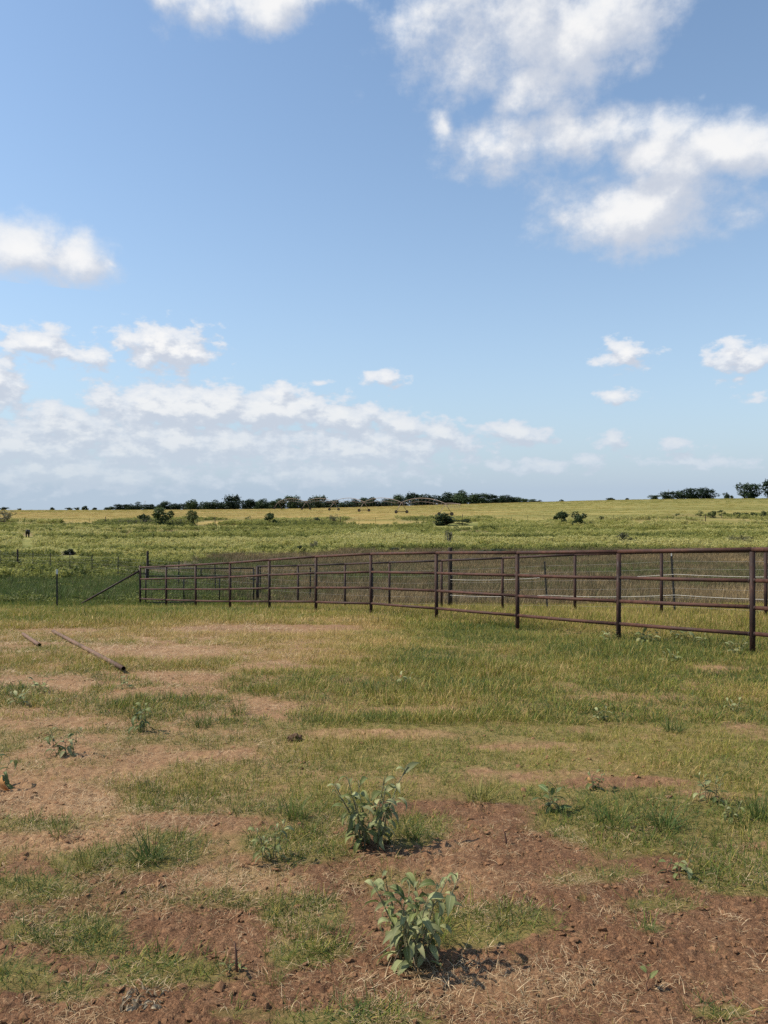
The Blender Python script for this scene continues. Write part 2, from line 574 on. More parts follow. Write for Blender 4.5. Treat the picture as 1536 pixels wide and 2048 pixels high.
M['weedfield'] = mat_leaf('field_weed_foliage', [(0, (.085, .105, .030)), (.4, (.21, .225, .060)), (.75, (.33, .325, .095)), (1, (.44, .41, .16))], trans=.4, jitter=.2)
M['weed'] = mat_leaf('weed_leaf', [(0, (.090, .118, .036)), (.5, (.148, .175, .058)), (1, (.215, .235, .090))], trans=.28, tint=None, spec=.2, rough=.6)
M['weed_dark'] = mat_leaf('weed_leaf_dark', [(0, (.046, .072, .024)), (.5, (.075, .108, .036)), (1, (.115, .145, .052))], trans=.25, tint=None, spec=.2, rough=.6)
M['weed_pale'] = mat_leaf('weed_leaf_pale', [(0, (.150, .172, .074)), (.5, (.215, .235, .108)), (1, (.295, .30, .15))], trans=.28, tint=None, spec=.2, rough=.6)
M['leaf_dead'] = mat_leaf('dead_leaf', [(0, (.45, .22, .08)), (1, (.58, .32, .13))], trans=.35, tint=None)
M['leaf_withered'] = mat_leaf('withered_leaf', [(0, (.20, .150, .095)), (.5, (.32, .255, .165)), (1, (.45, .37, .25))], trans=.2, tint=None)
M['stem'] = mat_plain('weed_stem', (.10, .11, .055), (.16, .15, .085), 40, .7, .3)
M['stem_red'] = mat_plain('weed_stem_red', (.10, .05, .035), (.16, .085, .055), 40, .7, .3)
M['straw'] = mat_leaf('dry_straw', [(0, (.24, .155, .080)), (.5, (.36, .25, .135)), (1, (.54, .42, .26))], trans=.15)


def ground_material():
    m, t, out = material('pasture_soil')
    p = t.n.new('ShaderNodeNewGeometry').outputs['Position']
    z1 = t.attr('zone_near', out='Color')
    z2 = t.attr('zone_far', out='Color')
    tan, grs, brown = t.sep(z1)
    gold, lush, shady = t.sep(z2)
    f1 = t.noise(p, 3.0, 8, .62)
    f2 = t.noise(p, 21.0, 7, .65)
    f3 = t.noise(p, 95.0, 5, .65)
    f4 = t.noise(t.v('MULTIPLY', p, (.02, .10, 1)), 1.0, 5, .6)     # long streaks for the far fields
    f5 = t.noise(t.v('MULTIPLY', p, (.3, .8, 1)), 1.0, 6, .65)
    red = t.mix(t.ramp(f1, .3, .7), (.165, .080, .043), (.275, .150, .080))
    red = t.mix(t.ramp(f2, .50, .72), red, (.37, .225, .125))
    red = t.mix(t.ramp(f3, .40, .66, .75, 0), red, (.070, .038, .022))
    f6 = t.noise(p, 210.0, 4, .65)
    red = t.mix(t.ramp(f6, .52, .66, 0, .7), red, (.065, .034, .020))
    red = t.mix(t.ramp(f6, .30, .44, .5, 0), red, (.36, .225, .13))
    tanc = t.mix(t.ramp(f2, .35, .65), (.30, .175, .090), (.47, .305, .165))
    f6 = t.noise(p, 210.0, 4, .65)
    red = t.mix(t.ramp(f6, .52, .66, 0, .7), red, (.065, .034, .020))
    red = t.mix(t.ramp(f6, .30, .44, .5, 0), red, (.36, .225, .13))
    tanc = t.mix(t.ramp(f3, .42, .66, .55, 0), tanc, (.15, .085, .050))
    grc = t.mix(t.ramp(f2, .35, .65), (.130, .122, .036), (.215, .180, .066))
    brc = t.mix(t.ramp(f5, .35, .65), (.085, .072, .040), (.130, .098, .060))  # brown grass tone; over the hollow it carries painted cloud shadow
    goc = t.mix(t.ramp(f4, .38, .64), (.195, .165, .045), (.335, .235, .080))
    goc = t.mix(t.ramp(f5, .40, .7, 0, .45), goc, (.215, .200, .058))
    luc = t.mix(t.ramp(f4, .40, .60), (.14, .150, .042), (.23, .215, .070))
    shc = t.mix(t.ramp(f5, .35, .65), (.060, .095, .020), (.105, .140, .034))  # green of the left strip with cloud shade painted in
    c = red
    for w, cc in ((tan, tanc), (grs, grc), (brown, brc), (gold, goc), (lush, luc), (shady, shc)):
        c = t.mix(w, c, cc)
    h = t.m('ADD', t.m('ADD', t.m('MULTIPLY', f2, .5), t.m('MULTIPLY', f3, .4)), t.m('MULTIPLY', f6, -.22))
    t.l.new(principled(t, c, .95, 0, .12, bump(t, h, .022, .9)), out.inputs[0])
    return m


# ------------------------------------------------------------------ ground: one sheet out past the horizon
def build_ground():
    rows = [-4000, -1200, -400, -120, -40, -14, -5, -2, 0.0, .8, 1.3]
    y = 1.8
    while y < 9: rows.append(y); y *= 1.0042
    while y < 45: rows.append(y); y *= 1.011
    while y < 430: rows.append(y); y *= 1.02
    while y < 6000: rows.append(y); y *= 1.25
    rows = np.array(rows)
    ui = np.linspace(-.64, .64, 520)
    ex = np.array([.7, .85, 1.2, 2.5, 8, 40, 300])
    nR = len(rows); nC = len(ui) + 2 * len(ex)
    X = np.zeros((nR, nC)); Yg = np.repeat(rows[:, None], nC, 1)
    for i, yy in enumerate(rows):
        w = max(yy, 1.2) + .8
        out = np.maximum(ex * w, .64 * w + np.array([1, 3, 8, 25, 120, 900, 4500]))
        X[i] = np.concatenate([-out[::-1], ui * w, out])
    f = fields(X.ravel(), Yg.ravel())
    Xr, Yr = X.ravel(), Yg.ravel()
    Z = f['Z'].copy()
    near = 1 - sst(Yr, 9, 30)
    fine = 1 - sst(Yr, 5, 12)
    soil = np.clip(1 - f['g'] * .7, .25, 1)
    Z += near * ((fbm(Xr * 1.3, Yr * 1.3, 2) - .5) * .055 + soil * (fbm(Xr * 5, Yr * 5 + 40, 3, .6) - .5) * .026)
    ridge = np.abs(fbm(Xr * 11 + 5, Yr * 11, 4, .62) - .5) * 2
    Z += fine * soil * ((.5 - ridge) * .022 * (.4 + 1.2 * f['n1']) + (fbm(Xr * 42, Yr * 42 + 9, 3, .7) - .5) * .028)
    idx = np.arange(nR * nC).reshape(nR, nC)
    Fc = np.stack([idx[:-1, :-1], idx[:-1, 1:], idx[1:, 1:], idx[1:, :-1]], -1).reshape(-1, 4)
    me = np_mesh('ground', np.stack([Xr, Yr, Z], 1), Fc, True)
    px, py = f['px'], f['py']
    tan = np.clip((1 - f['fore']) * (.75 + .5 * (f['n1'] - .5)) + f['fore'] * np.clip((f['n1'] - .52) * 2.2 + ell(px, py, [(480, 1770, 140, 40, .8), (80, 1620, 200, 60, .8), (1020, 1985, 200, 40, .5), (150, 1690, 200, 30, .5)]), 0, .8), 0, 1)
    pink = ell(px, py, [(900, 1615, 200, 30, .8), (1250, 1568, 170, 16, .6), (520, 1258, 260, 12, .3)])
    tan = np.clip(tan * (1 - pink), 0, 1)
    grs = np.clip((f['g'] - .35) * 1.3, 0, .8) * (1 - .35 * f['dryl'] - .35 * f['leftm'])
    behind = 1 - sst(py, 1170, 1215)
    wob = (fbm(Xr * .05, Yr * .05, 3) - .5)
    lush_edge = 96 + wob * 40 - 24 * (1 - sst(px, 250, 480))
    brown = sst(Yr, 22, 34) * (1 - sst(Yr, lush_edge - 6, lush_edge + 6))  # hollow band, its cloud shadow put into the ground colour
    gold_edge = 205 + wob * 110
    lush = sst(Yr, lush_edge - 6, lush_edge + 6) * (1 - sst(Yr, gold_edge - 12, gold_edge + 12))
    strip = ell(px, py, [(600, 1064, 520, 4.5, .9), (150, 1069, 160, 4, .8)])
    olive = sst(px, 700, 1150) * (.35 + .5 * fbm(Xr * .012, Yr * .06, 3)) 
    lush2 = lush * (1 - strip)
    gold = sst(Yr, gold_edge - 12, gold_edge + 12)
    shady = sst(Yr, 25.0, 27.0) * (1 - sst(Yr, 40, 52)) * (1 - sst(px, 480, 640))  # left strip where the ground colour holds cloud shade
    zeros = np.zeros_like(tan)
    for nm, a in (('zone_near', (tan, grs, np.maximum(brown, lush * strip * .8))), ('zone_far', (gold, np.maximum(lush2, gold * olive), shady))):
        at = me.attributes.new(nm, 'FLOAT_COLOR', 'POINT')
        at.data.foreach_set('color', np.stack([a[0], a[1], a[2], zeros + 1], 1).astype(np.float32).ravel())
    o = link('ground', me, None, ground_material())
    tag(o, 'red soil and dry pasture sloping to the far golden field', 'ground', kind='structure')
    return o


build_ground()


# ------------------------------------------------------------------ foliage meshes
def quads_mesh(name, C, A, B, bv, mat):
    """leaf quads: centres C, half axes A, B; bv one value per leaf"""
    n = len(C)
    V = np.stack([C - A, C + B * .9 - A * .1, C + A, C - B * .9 + A * .1], 1).reshape(-1, 3)
    Fc = np.arange(4 * n).reshape(n, 4)
    me = np_mesh(name, V, Fc)
    at = me.attributes.new('bv', 'FLOAT', 'POINT')
    at.data.foreach_set('value', np.repeat(bv, 4).astype(np.float32))
    me.materials.append(mat)
    return me


def rand_axes(rng, n, size, flat=.0):
    a = rng.normal(size=(n, 3)); a /= np.linalg.norm(a, axis=1)[:, None]
    b = rng.normal(size=(n, 3)); b -= (a * b).sum(1)[:, None] * a; b /= np.linalg.norm(b, axis=1)[:, None]
    s = size * rng.uniform(.6, 1.4, (n, 1))
    return a * s, b * s * .6


def crown_mesh(name, seed, mat, n=1500, lobes=11, size=.034, flat=.8, low=.16, open_=0.0):
    """crown in a unit box (height 1, width ~1): leaves on the shells of many lobes, gaps between"""
    r = np.random.default_rng(seed)
    L = []
    for k in range(lobes):
        an = r.uniform(0, 2 * math.pi); h = low + (1 - low) * r.uniform(.12, .84)
        env = math.sin(math.pi * min(1, max(.08, (h - low * .4) / (1.12 - low * .4)))) ** .6
        rr = .36 * env * math.sqrt(r.uniform(.05, 1))
        L.append((rr * math.cos(an), rr * math.sin(an), h, r.uniform(.10, .19)))
    C = []; bv = []
    per = n // lobes
    for (x, y, z, R) in L:
        d = r.normal(size=(per, 3)); d /= np.linalg.norm(d, axis=1)[:, None]
        rad_ = R * r.uniform(.55, 1.08, (per, 1)) * (1 + .25 * np.sin(d[:, :1] * 7 + x * 30) * np.cos(d[:, 1:2] * 6))
        c = d * rad_ * np.array([1.1, 1.1, flat]) + np.array([x, y, z])
        C.append(c); bv.append(np.clip(r.normal(.5, .2, per) + r.normal(0, .15), 0, 1))
    C = np.concatenate(C); bv = np.concatenate(bv)
    ok = C[:, 2] > low * .5
    C, bv = C[ok], bv[ok]
    A, B = rand_axes(r, len(C), size)
    return quads_mesh(name, C, A, B, bv, mat)


def trunk_mesh(name, seed, low=.2, r0=.035, limbs=5):
    r = random.Random(seed)
    mb = MB()
    top = Vector((r.uniform(-.05, .05), r.uniform(-.05, .05), .62))
    mid = Vector((r.uniform(-.03, .03), r.uniform(-.03, .03), .3))
    mb.tube([(0, 0, -.12), (0, 0, .08), mid, top], [r0 * 1.3, r0, r0 * .75, r0 * .3], 7)
    for k in range(limbs):
        an = 2 * math.pi * k / limbs + r.uniform(-.4, .4)
        s = mid.lerp(top, r.uniform(-.4, .6))
        e = s + Vector((math.cos(an) * r.uniform(.16, .3), math.sin(an) * r.uniform(.16, .3), r.uniform(.12, .3)))
        m_ = s.lerp(e, .5) + Vector((0, 0, r.uniform(-.03, .05)))
        mb.tube([s, m_, e], [r0 * .5, r0 * .35, r0 * .12], 5)
    return mb.mesh(name)


TREE_C = [crown_mesh('oak_crown', 100 + k, M['tree'], 2600, 15 + k % 4, .036, 1.45, .0) for k in range(6)]
TREE_T = [trunk_mesh('trunk', 200 + k) for k in range(4)]
SHRUB_C = [crown_mesh('shrub_crown', 140 + k, M['shrub'], 1000, 9, .050, 1.25, .10) for k in range(4)]
SHRUBD_C = [crown_mesh('dark_shrub_crown', 160 + k, M['shrub_dark'], 1300, 10, .055, 1.3, .0) for k in range(3)]
SHRUBG_C = [crown_mesh('grey_shrub_crown', 170 + k, M['shrub_grey'], 700, 9, .040, 1.4, .05) for k in range(3)]
SPARSE_C = [crown_mesh('sapling_crown', 180 + k, M['shrub'], 240, 6, .055, .9, .18) for k in range(3)]


def tree(name, X, Y, h, w, crown, trunk, label, cat, group=None, sink=0.0, trunk_mat='bark', rz=None):
    o = empty(name, (X, Y, tz(X, Y) - sink), random.uniform(0, 6.28) if rz is None else rz)
    c = link('crown', crown, o)
    c.scale = (w, w, h)
    t = link('trunk', trunk, o, M[trunk_mat])
    t.scale = (min(w, h), min(w, h), h)
    return tag(o, label, cat, group)


def at_ridge(px, Y):
    return (px - CX) / F * Y


# ------------------------------------------------------------------ treeline on the horizon
TL = [(217, 1013, 24), (243, 1008, 30), (268, 1004, 30), (298, 1009, 30), (325, 1003, 32), (352, 1007, 32), (385, 999, 32), (418, 1003, 34), (443, 1000, 34),
      (468, 992, 40), (500, 999, 36), (524, 998, 34), (552, 997, 36), (582, 991, 38), (612, 996, 36), (642, 993, 38), (668, 1000, 34), (692, 1002, 32), (715, 998, 32),
      (736, 994, 34), (762, 998, 34), (792, 991, 40), (828, 986, 46), (860, 989, 42), (884, 992, 36), (906, 984, 42), (932, 981, 46), (962, 988, 42), (990, 989, 40),
      (1014, 990, 36), (1038, 994, 34), (1058, 998, 28), (1073, 1000, 20)]
ORD = ['first', 'second', 'third', 'fourth', 'fifth', 'sixth', 'seventh', 'eighth', 'ninth', 'tenth', 'eleventh', 'twelfth', 'thirteenth', 'fourteenth', 'fifteenth', 'sixteenth', 'seventeenth']
for i, (px, ty, wpx) in enumerate(TL):
    Y = 412 + random.uniform(-6, 8)
    X = at_ridge(px, Y)
    z = tz(X, Y)
    h = EYE + (EY - ty) * Y / F - z
    w = wpx * Y / F * 1.25
    if i == 26:
        lab = 'broad tallest dark tree rising above the right half of the horizon treeline'
    elif i <= 16:
        lab = 'dark oak, %s from the left end of the long horizon treeline' % ORD[i]
    else:
        lab = 'dark oak, %s from the right end of the long horizon treeline' % ORD[len(TL) - 1 - i]
    tree('oak_tree', X, Y, h * 1.02, w, TREE_C[i % 6], TREE_T[i % 4], lab, 'tree', 'dark trees of the horizon treeline')
for i in range(34):
    px = 250 + i * 24.3 + random.uniform(-6, 6)
    Y = 432 + random.uniform(-4, 10)
    ty = float(np.interp(px, [a[0] for a in TL], [a[1] for a in TL])) + random.uniform(2, 7)
    X = at_ridge(px, Y)
    h = EYE + (EY - ty) * Y / F - tz(X, Y)
    tree('oak_tree', X, Y, h, random.uniform(11, 15), TREE_C[(i * 5 + 2) % 6], TREE_T[i % 4], 'dark oak of the back row, half hidden behind the front of the horizon treeline', 'tree', 'back row of the horizon treeline')
RIGHT = [(1310, 990, 28, 'low dark tree at the left foot of the clump on the right-hand ridge'), (1340, 984, 40, 'second tree from left in the clump on the right-hand ridge'),
         (1365, 980, 44, 'tree in the middle of the clump on the right-hand ridge'), (1393, 975, 46, 'tallest tree of the clump on the right-hand ridge'),
         (1420, 980, 36, 'rightmost tree of the clump on the right-hand ridge'), (1452, 985, 14, 'small round tree alone between the ridge clump and the big oak'),
         (1500, 966, 52, 'big round oak standing alone on the ridge at far right'), (1542, 962, 44, 'oak cut off by the right edge of the picture on the ridge')]
for i, (px, ty, wpx, lab) in enumerate(RIGHT):
    Y = 404 + (i % 3) * 3
    X = at_ridge(px, Y)
    h = EYE + (EY - ty) * Y / F - tz(X, Y)
    tree('oak_tree', X, Y, h * 1.02, wpx * Y / F * 1.2, TREE_C[(i * 2 + 1) % 6], TREE_T[i % 4], lab, 'tree', 'trees on the right-hand ridge')
LEFT = [(6, 1014, 18, 'tiny dark tree on the horizon at the left edge'), (38, 1017, 9, 'tiny dot of a bush on the horizon, second from the left edge'),
        (105, 1015, 10, 'small round bush alone on the left horizon'), (140, 1015, 15, 'bush at the left of three on the left horizon'), (153, 1015, 12, 'bush in the middle of three on the left horizon'),
        (170, 1012, 14, 'pale upright tree on the left horizon before the treeline'), (188, 1015, 12, 'bush right of the pale upright tree on the left horizon'),
        (1122, 999, 9, 'tiny bush on the ridge just right of the long treeline'), (1222, 996, 22, 'low flat bush alone on the middle of the right ridge'), (1255, 996, 10, 'tiny bush right of the low flat ridge bush'), (1462, 991, 8, 'tiny bush at the left foot of the big round oak')]
for i, (px, ty, wpx, lab) in enumerate(LEFT):
    Y = 404.0
    X = at_ridge(px, Y)
    h = EYE + (EY - ty) * Y / F - tz(X, Y) + .3
    tree('bush', X, Y, h, wpx * Y / F * 1.2, SHRUBD_C[i % 3], TREE_T[i % 4], lab, 'bush', 'small bushes along the horizon', sink=.2)
# two thin masts
for px, ty, lab in ((290, 1001, 'thin radio mast behind the left part of the horizon treeline'), (1337, 978, 'thin pole beside the tree clump on the right-hand ridge')):
    Y = 425.0
    X = at_ridge(px, Y)
    g = tz(X, Y)
    mb = MB(); top = EYE + (EY - ty) * Y / F
    mb.tube([(0, 0, -.5), (0, 0, top - g)], [.16, .08], 6)
    mb.box((0, 0, (top - g) * .92), (.9, .1, .12))
    o = mb.build('mast', M['wire']); o.location = (X, Y, g)
    tag(o, lab, 'mast')

# ------------------------------------------------------------------ shrubs at the edge of the golden field
MID = [  # px, base y, top y, width px, kind, label
    (8, 1047, 1021, 46, 'g', 'greyish round bush cut by the left edge below the golden field'),
    (288, 1047, 1028, 24, 's', 'small round green bush left of the corral panels'),
    (325, 1051, 1013, 42, 's', 'largest yellow-green shrub growing over the dark corral'),
    (387, 1050, 1021, 24, 's', 'upright shrub at the right end of the dark corral'),
    (495, 1046, 1031, 14, 'p', 'thin sapling alone in front of the golden field'),
    (540, 1050, 1026, 26, 's', 'shrub with a bare stem left of the irrigation machine'),
    (636, 1046, 1034, 14, 's', 'small shrub below the irrigation machine, left of a pair'),
    (666, 1049, 1030, 18, 'g', 'brownish shrub below the irrigation machine, right of a pair'),
    (890, 1051, 1027, 46, 'd', 'dense dark bush beside the end tower of the irrigation machine'),
    (1123, 1050, 1023, 30, 's', 'left of two shrubs on the slope right of centre'),
    (1158, 1052, 1024, 30, 'd', 'darker right one of two shrubs on the slope'),
    (1204, 1041, 1032, 12, 's', 'tiny shrub beside two posts on the right slope'),
    (1352, 1036, 1025, 14, 'p', 'small thin shrub on the right slope below the ridge clump'),
    (1400, 1035, 1020, 16, 'p', 'slim shrub on the right slope left of a dark pair'),
    (1426, 1036, 1021, 20, 's', 'left one of the dark shrub pair on the right slope'),
    (1443, 1036, 1018, 20, 'p', 'spiky right one of the shrub pair on the right slope'),
    (1476, 1036, 1024, 18, 's', 'round shrub, first of three in a row at far right'),
    (1492, 1035, 1025, 14, 's', 'pale shrub, second of three in a row at far right'),
    (1506, 1035, 1024, 16, 's', 'round shrub, third of three in a row at far right'),
    (1531, 1037, 1022, 18, 's', 'shrub at the right edge on the slope'),
    (1252, 1092, 1064, 40, 'g', 'sparse grey-green bush in the green weeds right of centre'),
    (1480, 1090, 1070, 44, 'g', 'low sparse bush in the green weeds near the right edge'),
    (628, 1102, 1082, 20, 'g', 'small sparse bush just above the fence left of centre'),
    (603, 1107, 1090, 22, 'd', 'low dark bush behind the fence left of centre'),
    (790, 1104, 1094, 44, 'd', 'flat dark bush behind the top rail in the middle'),
    (980, 1109, 1097, 70, 'd', 'wide dark bush showing under the top rail by the wooden post'),
]
for i, (px, by, ty, wpx, kind, lab) in enumerate(MID):
    X, Y, z = gpx(px, by, 40)
    h = (by - ty) * Y / F
    w = wpx * Y / F * 1.25
    cr = dict(s=SHRUB_C, d=SHRUBD_C, g=SHRUBG_C, p=SPARSE_C)[kind]
    tree('shrub', X, Y, h * 1.05, w, cr[i % len(cr)], TREE_T[i % 4], lab, 'shrub', 'shrubs scattered along the field edge', sink=.1)
X, Y, z = gpx(925, 1051, 60)
tree('hedge', X, Y, 1.6, 6.8, crown_mesh('hedge_crown', 400, M['shrub_dark'], 1200, 14, .03, .9, 0), TREE_T[0], 'low dark hedge trailing right from the dense dark bush', 'hedge', rz=0).scale = (1, .45, 1)

# dead grey bush behind the wooden post
X, Y, z = gpx(897, 1096, 60)
o = empty('dead_bush', (X, Y, z))
mb = MB(); rr = random.Random(5)
for k in range(26):
    an = rr.uniform(0, 6.28); a = rr.uniform(.05, .42)
    p1 = Vector((math.cos(an) * .1, math.sin(an) * .1, .7)); p2 = Vector((math.cos(an) * a * 1.6, math.sin(an) * a * 1.6, rr.uniform(1.3, 2.25)))
    mb.tube([(0, 0, 0), p1, p1.lerp(p2, .5) + Vector((0, 0, .1)), p2], [.035, .03, .018, .008], 5)
mb.build('branch', M['shrub_grey'] if False else mat_plain('dead_wood', (.20, .18, .15), (.33, .30, .26), 8, .9, .1), o)
c = link('twig_crown', SHRUBG_C[1], o); c.scale = (1.6, 1.6, 1.5); c.location = (0, 0, .85)
tag(o, 'dead grey bush rising just behind the tall wooden post', 'bush')

# brush pile
X, Y, z = gpx(138, 1110, 60)
o = empty('brush_pile', (X, Y, z))
mb = MB()
for k in range(60):
    an = rr.uniform(0, 6.28); d = Vector((math.cos(an), math.sin(an), rr.uniform(.05, .5))).normalized()
    c = Vector((rr.uniform(-.6, .6), rr.uniform(-.3, .3), rr.uniform(.05, .3)))
    mb.tube([c - d * .5, c + d * .5], [.035, .015], 5)
mb.build('branch', M['steel_dark'], o)
c = link('twig_mass', SHRUBD_C[2], o); c.scale = (1.7, 1.2, .7)
tag(o, 'dark brush pile lying in the weeds behind the wire fence at left', 'brush pile')


# ------------------------------------------------------------------ cow
def cow():
    X, Y, z = gpx(55, 1075, 60)
    V = [(0, .75, .86), (0, .35, .86), (0, -.15, .84), (0, -.55, .88), (0, -.85, 1.02), (0, -1.05, 1.14), (0, -1.22, 1.08), (0, -1.42, .96),
         (.17, -.55, .70), (.18, -.58, .42), (.18, -.56, .22), (.18, -.60, .02), (-.17, -.55, .70), (-.18, -.58, .42), (-.18, -.50, .22), (-.18, -.55, .02),
         (.18, .72, .72), (.20, .62, .48), (.19, .80, .30), (.19, .76, .02), (-.18, .72, .72), (-.20, .66, .48), (-.19, .86, .30), (-.19, .82, .02),
         (0, .92, .98), (0, 1.0, .70), (0, 1.0, .42), (.20, -1.03, 1.22), (-.20, -1.03, 1.22)]
    E = [(0, 1), (1, 2), (2, 3), (3, 4), (4, 5), (5, 6), (6, 7), (3, 8), (8, 9), (9, 10), (10, 11), (3, 12), (12, 13), (13, 14), (14, 15), (0, 16), (16, 17), (17, 18), (18, 19),
         (0, 20), (20, 21), (21, 22), (22, 23), (0, 24), (24, 25), (25, 26), (5, 27), (5, 28)]
    R = [.27, .33, .34, .28, .18, .15, .12, .08, .13, .075, .06, .065, .13, .075, .06, .065, .15, .09, .06, .065, .15, .09, .06, .065, .05, .025, .05, .045, .045]
    me = bpy.data.meshes.new('cow')
    me.from_pydata(V, E, [])
    o = link('cow', me, None, M['hide'])
    sk = o.modifiers.new('skin', 'SKIN')
    for d, r in zip(me.skin_vertices[0].data if me.skin_vertices else [], R):
        d.radius = (r, r)
    o.modifiers.new('sub', 'SUBSURF').render_levels = 2
    o.modifiers['sub'].levels = 2
    if not me.skin_vertices:
        return o
    me.skin_vertices[0].data[1].use_root = True
    o.location = (X, Y, z - .02); o.rotation_euler = (0, 0, rad(22)); o.scale = (1.05, 1.05, 1.12)
    return tag(o, 'black cow standing in the green pasture at far left', 'cow')


cow()


# ------------------------------------------------------------------ centre-pivot irrigator on the far field
def pivot():
    tw = [(922, 214), (891, 226), (803, 254), (728, 284), (668, 316), (612, 348), (556, 382)]
    P = []
    for px, Y in tw:
        X = (px - CX) / F * Y
        P.append(Vector((X, Y, tz(X, Y))))
    o = empty('irrigation_pivot', P[2])
    base = P[2]
    hh = 3.7
    for i in range(len(P) - 1):
        a, b = P[i] - base + Vector((0, 0, hh)), P[i + 1] - base + Vector((0, 0, hh))
        pts = []; lo = []
        for k in range(13):
            t = k / 12
            rise = 1.5 if i else .15
            pts.append(a.lerp(b, t) + Vector((0, 0, rise * 4 * t * (1 - t))))
            lo.append(a.lerp(b, t) + Vector((0, 0, rise * 4 * t * (1 - t) - (1.1 if 0 < k < 12 else .1) * min(1, 4 * t * (1 - t) * 2.0))))
        mb = MB(); mb.tube(pts, .085, 8); mb.build('span_pipe', M['galv'], o)
        for s in (-1, 1):
            mb = MB(); mb.tube([p + Vector((s * .5, 0, 0)) if 0 < j < 12 else p for j, p in enumerate(lo)], .022, 4); mb.build('truss_rod', M['galv'], o)
        for j in range(2, 11, 2):
            mb = MB(); mb.tube([lo[j] + Vector((-.5, 0, 0)), pts[j], lo[j] + Vector((.5, 0, 0))], .022, 4); mb.build('truss_strut', M['galv'], o)
        for j in range(1, 12):
            mb = MB(); mb.tube([pts[j], Vector((pts[j].x, pts[j].y, (a.lerp(b, j / 12)).z - hh * .45))], .02, 4); mb.build('drop_hose', M['wire'], o)
    for i in range(1, len(P)):
        a = P[i] - base
        d = (P[i] - P[i - 1]).normalized()
        n = Vector((d.y, -d.x, 0)).normalized()
        top = a + Vector((0, 0, hh))
        for s in (-1, 1):
            ft = a + n * s * 2.0 + Vector((0, 0, .55))
            for q in (-.35, .35):
                mb = MB(); mb.tube([top + d * q * .4, ft + d * q * .3], .05, 6); mb.build('tower_leg', M['galv'], o)
            mb = MB()
            prof = [(.28, -.13), (.5, -.16), (.56, -.08), (.56, .08), (.5, .16), (.28, .13)]
            vs = []; fs = []
            N = 18
            for k in range(N):
                an = 2 * math.pi * k / N
                for r_, w_ in prof:
                    vs.append(ft - Vector((0, 0, 0)) + n * math.cos(an) * r_ + Vector((0, 0, math.sin(an) * r_)) + d * w_)
            for k in range(N):
                for q in range(6):
                    fs.append((k * 6 + q, ((k + 1) % N) * 6 + q, ((k + 1) % N) * 6 + (q + 1) % 6, k * 6 + (q + 1) % 6))
            mb.add(vs, fs)
            wh = mb.build('wheel', M['rubber'], o)
            mb = MB(); mb.tube([ft - d * .1, ft + d * .1], .29, 12); mb.build('hub', M['galv'], wh)
        mb = MB(); mb.tube([a - n * 2.0 + Vector((0, 0, .62)), a + n * 2.0 + Vector((0, 0, .62))], .1, 6); mb.build('base_beam', M['steel_dark'], o)
    tag(o, 'rusty centre pivot irrigation machine with arched spans on the golden field', 'irrigation machine')


pivot()


# ------------------------------------------------------------------ posts and fences
def tpost_mesh(h, w=.05):
    mb = MB()
    mb.box((0, 0, h / 2 - .2), (w, .010, h + .4))
    mb.box((0, .018, h / 2 - .2), (.010, .026, h + .4))
    for k in range(int(h / .09)):
        mb.box((0, -.008, .1 + k * .09), (.016, .012, .03))
    return mb.mesh('t_post', False)


TP = tpost_mesh(1.38)


def sag(a, b, s, n=5):
    return [a.lerp(b, k / n) - Vector((0, 0, s * 4 * (k / n) * (1 - k / n))) for k in range(n + 1)]


# far wire fence along the edge of the golden field, with corral panels
FP = []
x = -112.0
while x < 112:
    Yf = 186 + 5 * math.sin(x * .05)
    FP.append(Vector((x, Yf, tz(x, Yf))))
    x += 4.2 + random.uniform(-.3, .3)
o = empty('field_edge_fence', FP[len(FP) // 2])
b0 = o.location.copy()
for i, p in enumerate(FP):
    if i % 7 == 3:
        mb = MB(); mb.tube([(0, 0, -.3), (0, 0, 1.75)], [.10, .085], 7); q = mb.build('wooden_post', M['wood_dark'], o)
    else:
        q = link('t_post', TP, o, M['tpost']); q.scale = (1.3, 1.3, .98)
    q.location = p - b0
for hgt in (.35, .65, .95, 1.25):
    mb = MB(); mb.tube([p - b0 + Vector((0, 0, hgt)) for p in FP], .006, 3); mb.build('wire', M['wire'], o)
tag(o, 'distant wire fence with thin posts along the near edge of the golden field', 'fence')

o = empty('corral', gpx(320, 1051, 60)); b0 = o.location.copy()
CPX = [238, 256, 273, 281, 290, 300, 312, 330, 345, 352, 362, 372]
prev = None
for i, px in enumerate(CPX):
    Yc = b0.y - .5 + (px - 320) * .004
    X = (px - CX) / F * Yc
    p = Vector((X, Yc, tz(X, Yc))) - b0
    mb = MB(); mb.tube([(0, 0, -.3), (0, 0, 1.35)], .055, 6); q = mb.build('post', M['steel_dark'], o); q.location = p
    if prev is not None:
        for hgt in (.3, .62, .94, 1.26):
            if px < 273 and hgt < .9:
                continue
            mb = MB(); mb.tube([prev + Vector((0, 0, hgt)), p + Vector((0, 0, hgt))], .035, 6); mb.build('rail', M['steel_dark'], o)
    prev = p
mb = MB(); mb.box((0, 0, .3), (3.4, .9, .5)); mb.box((1.9, .1, .35), (2.2, .7, .45)); mb.box((-.6, 0, .6), (1.6, .8, .25))
q = mb.build('feed_trough', M['steel_dark'], o); q.location = Vector((.8, .8, 0)); q.location.z = tz(b0.x + .8, b0.y + .8) - b0.z
tag(o, 'dark pipe corral around the yellow-green shrub at the field edge', 'corral')

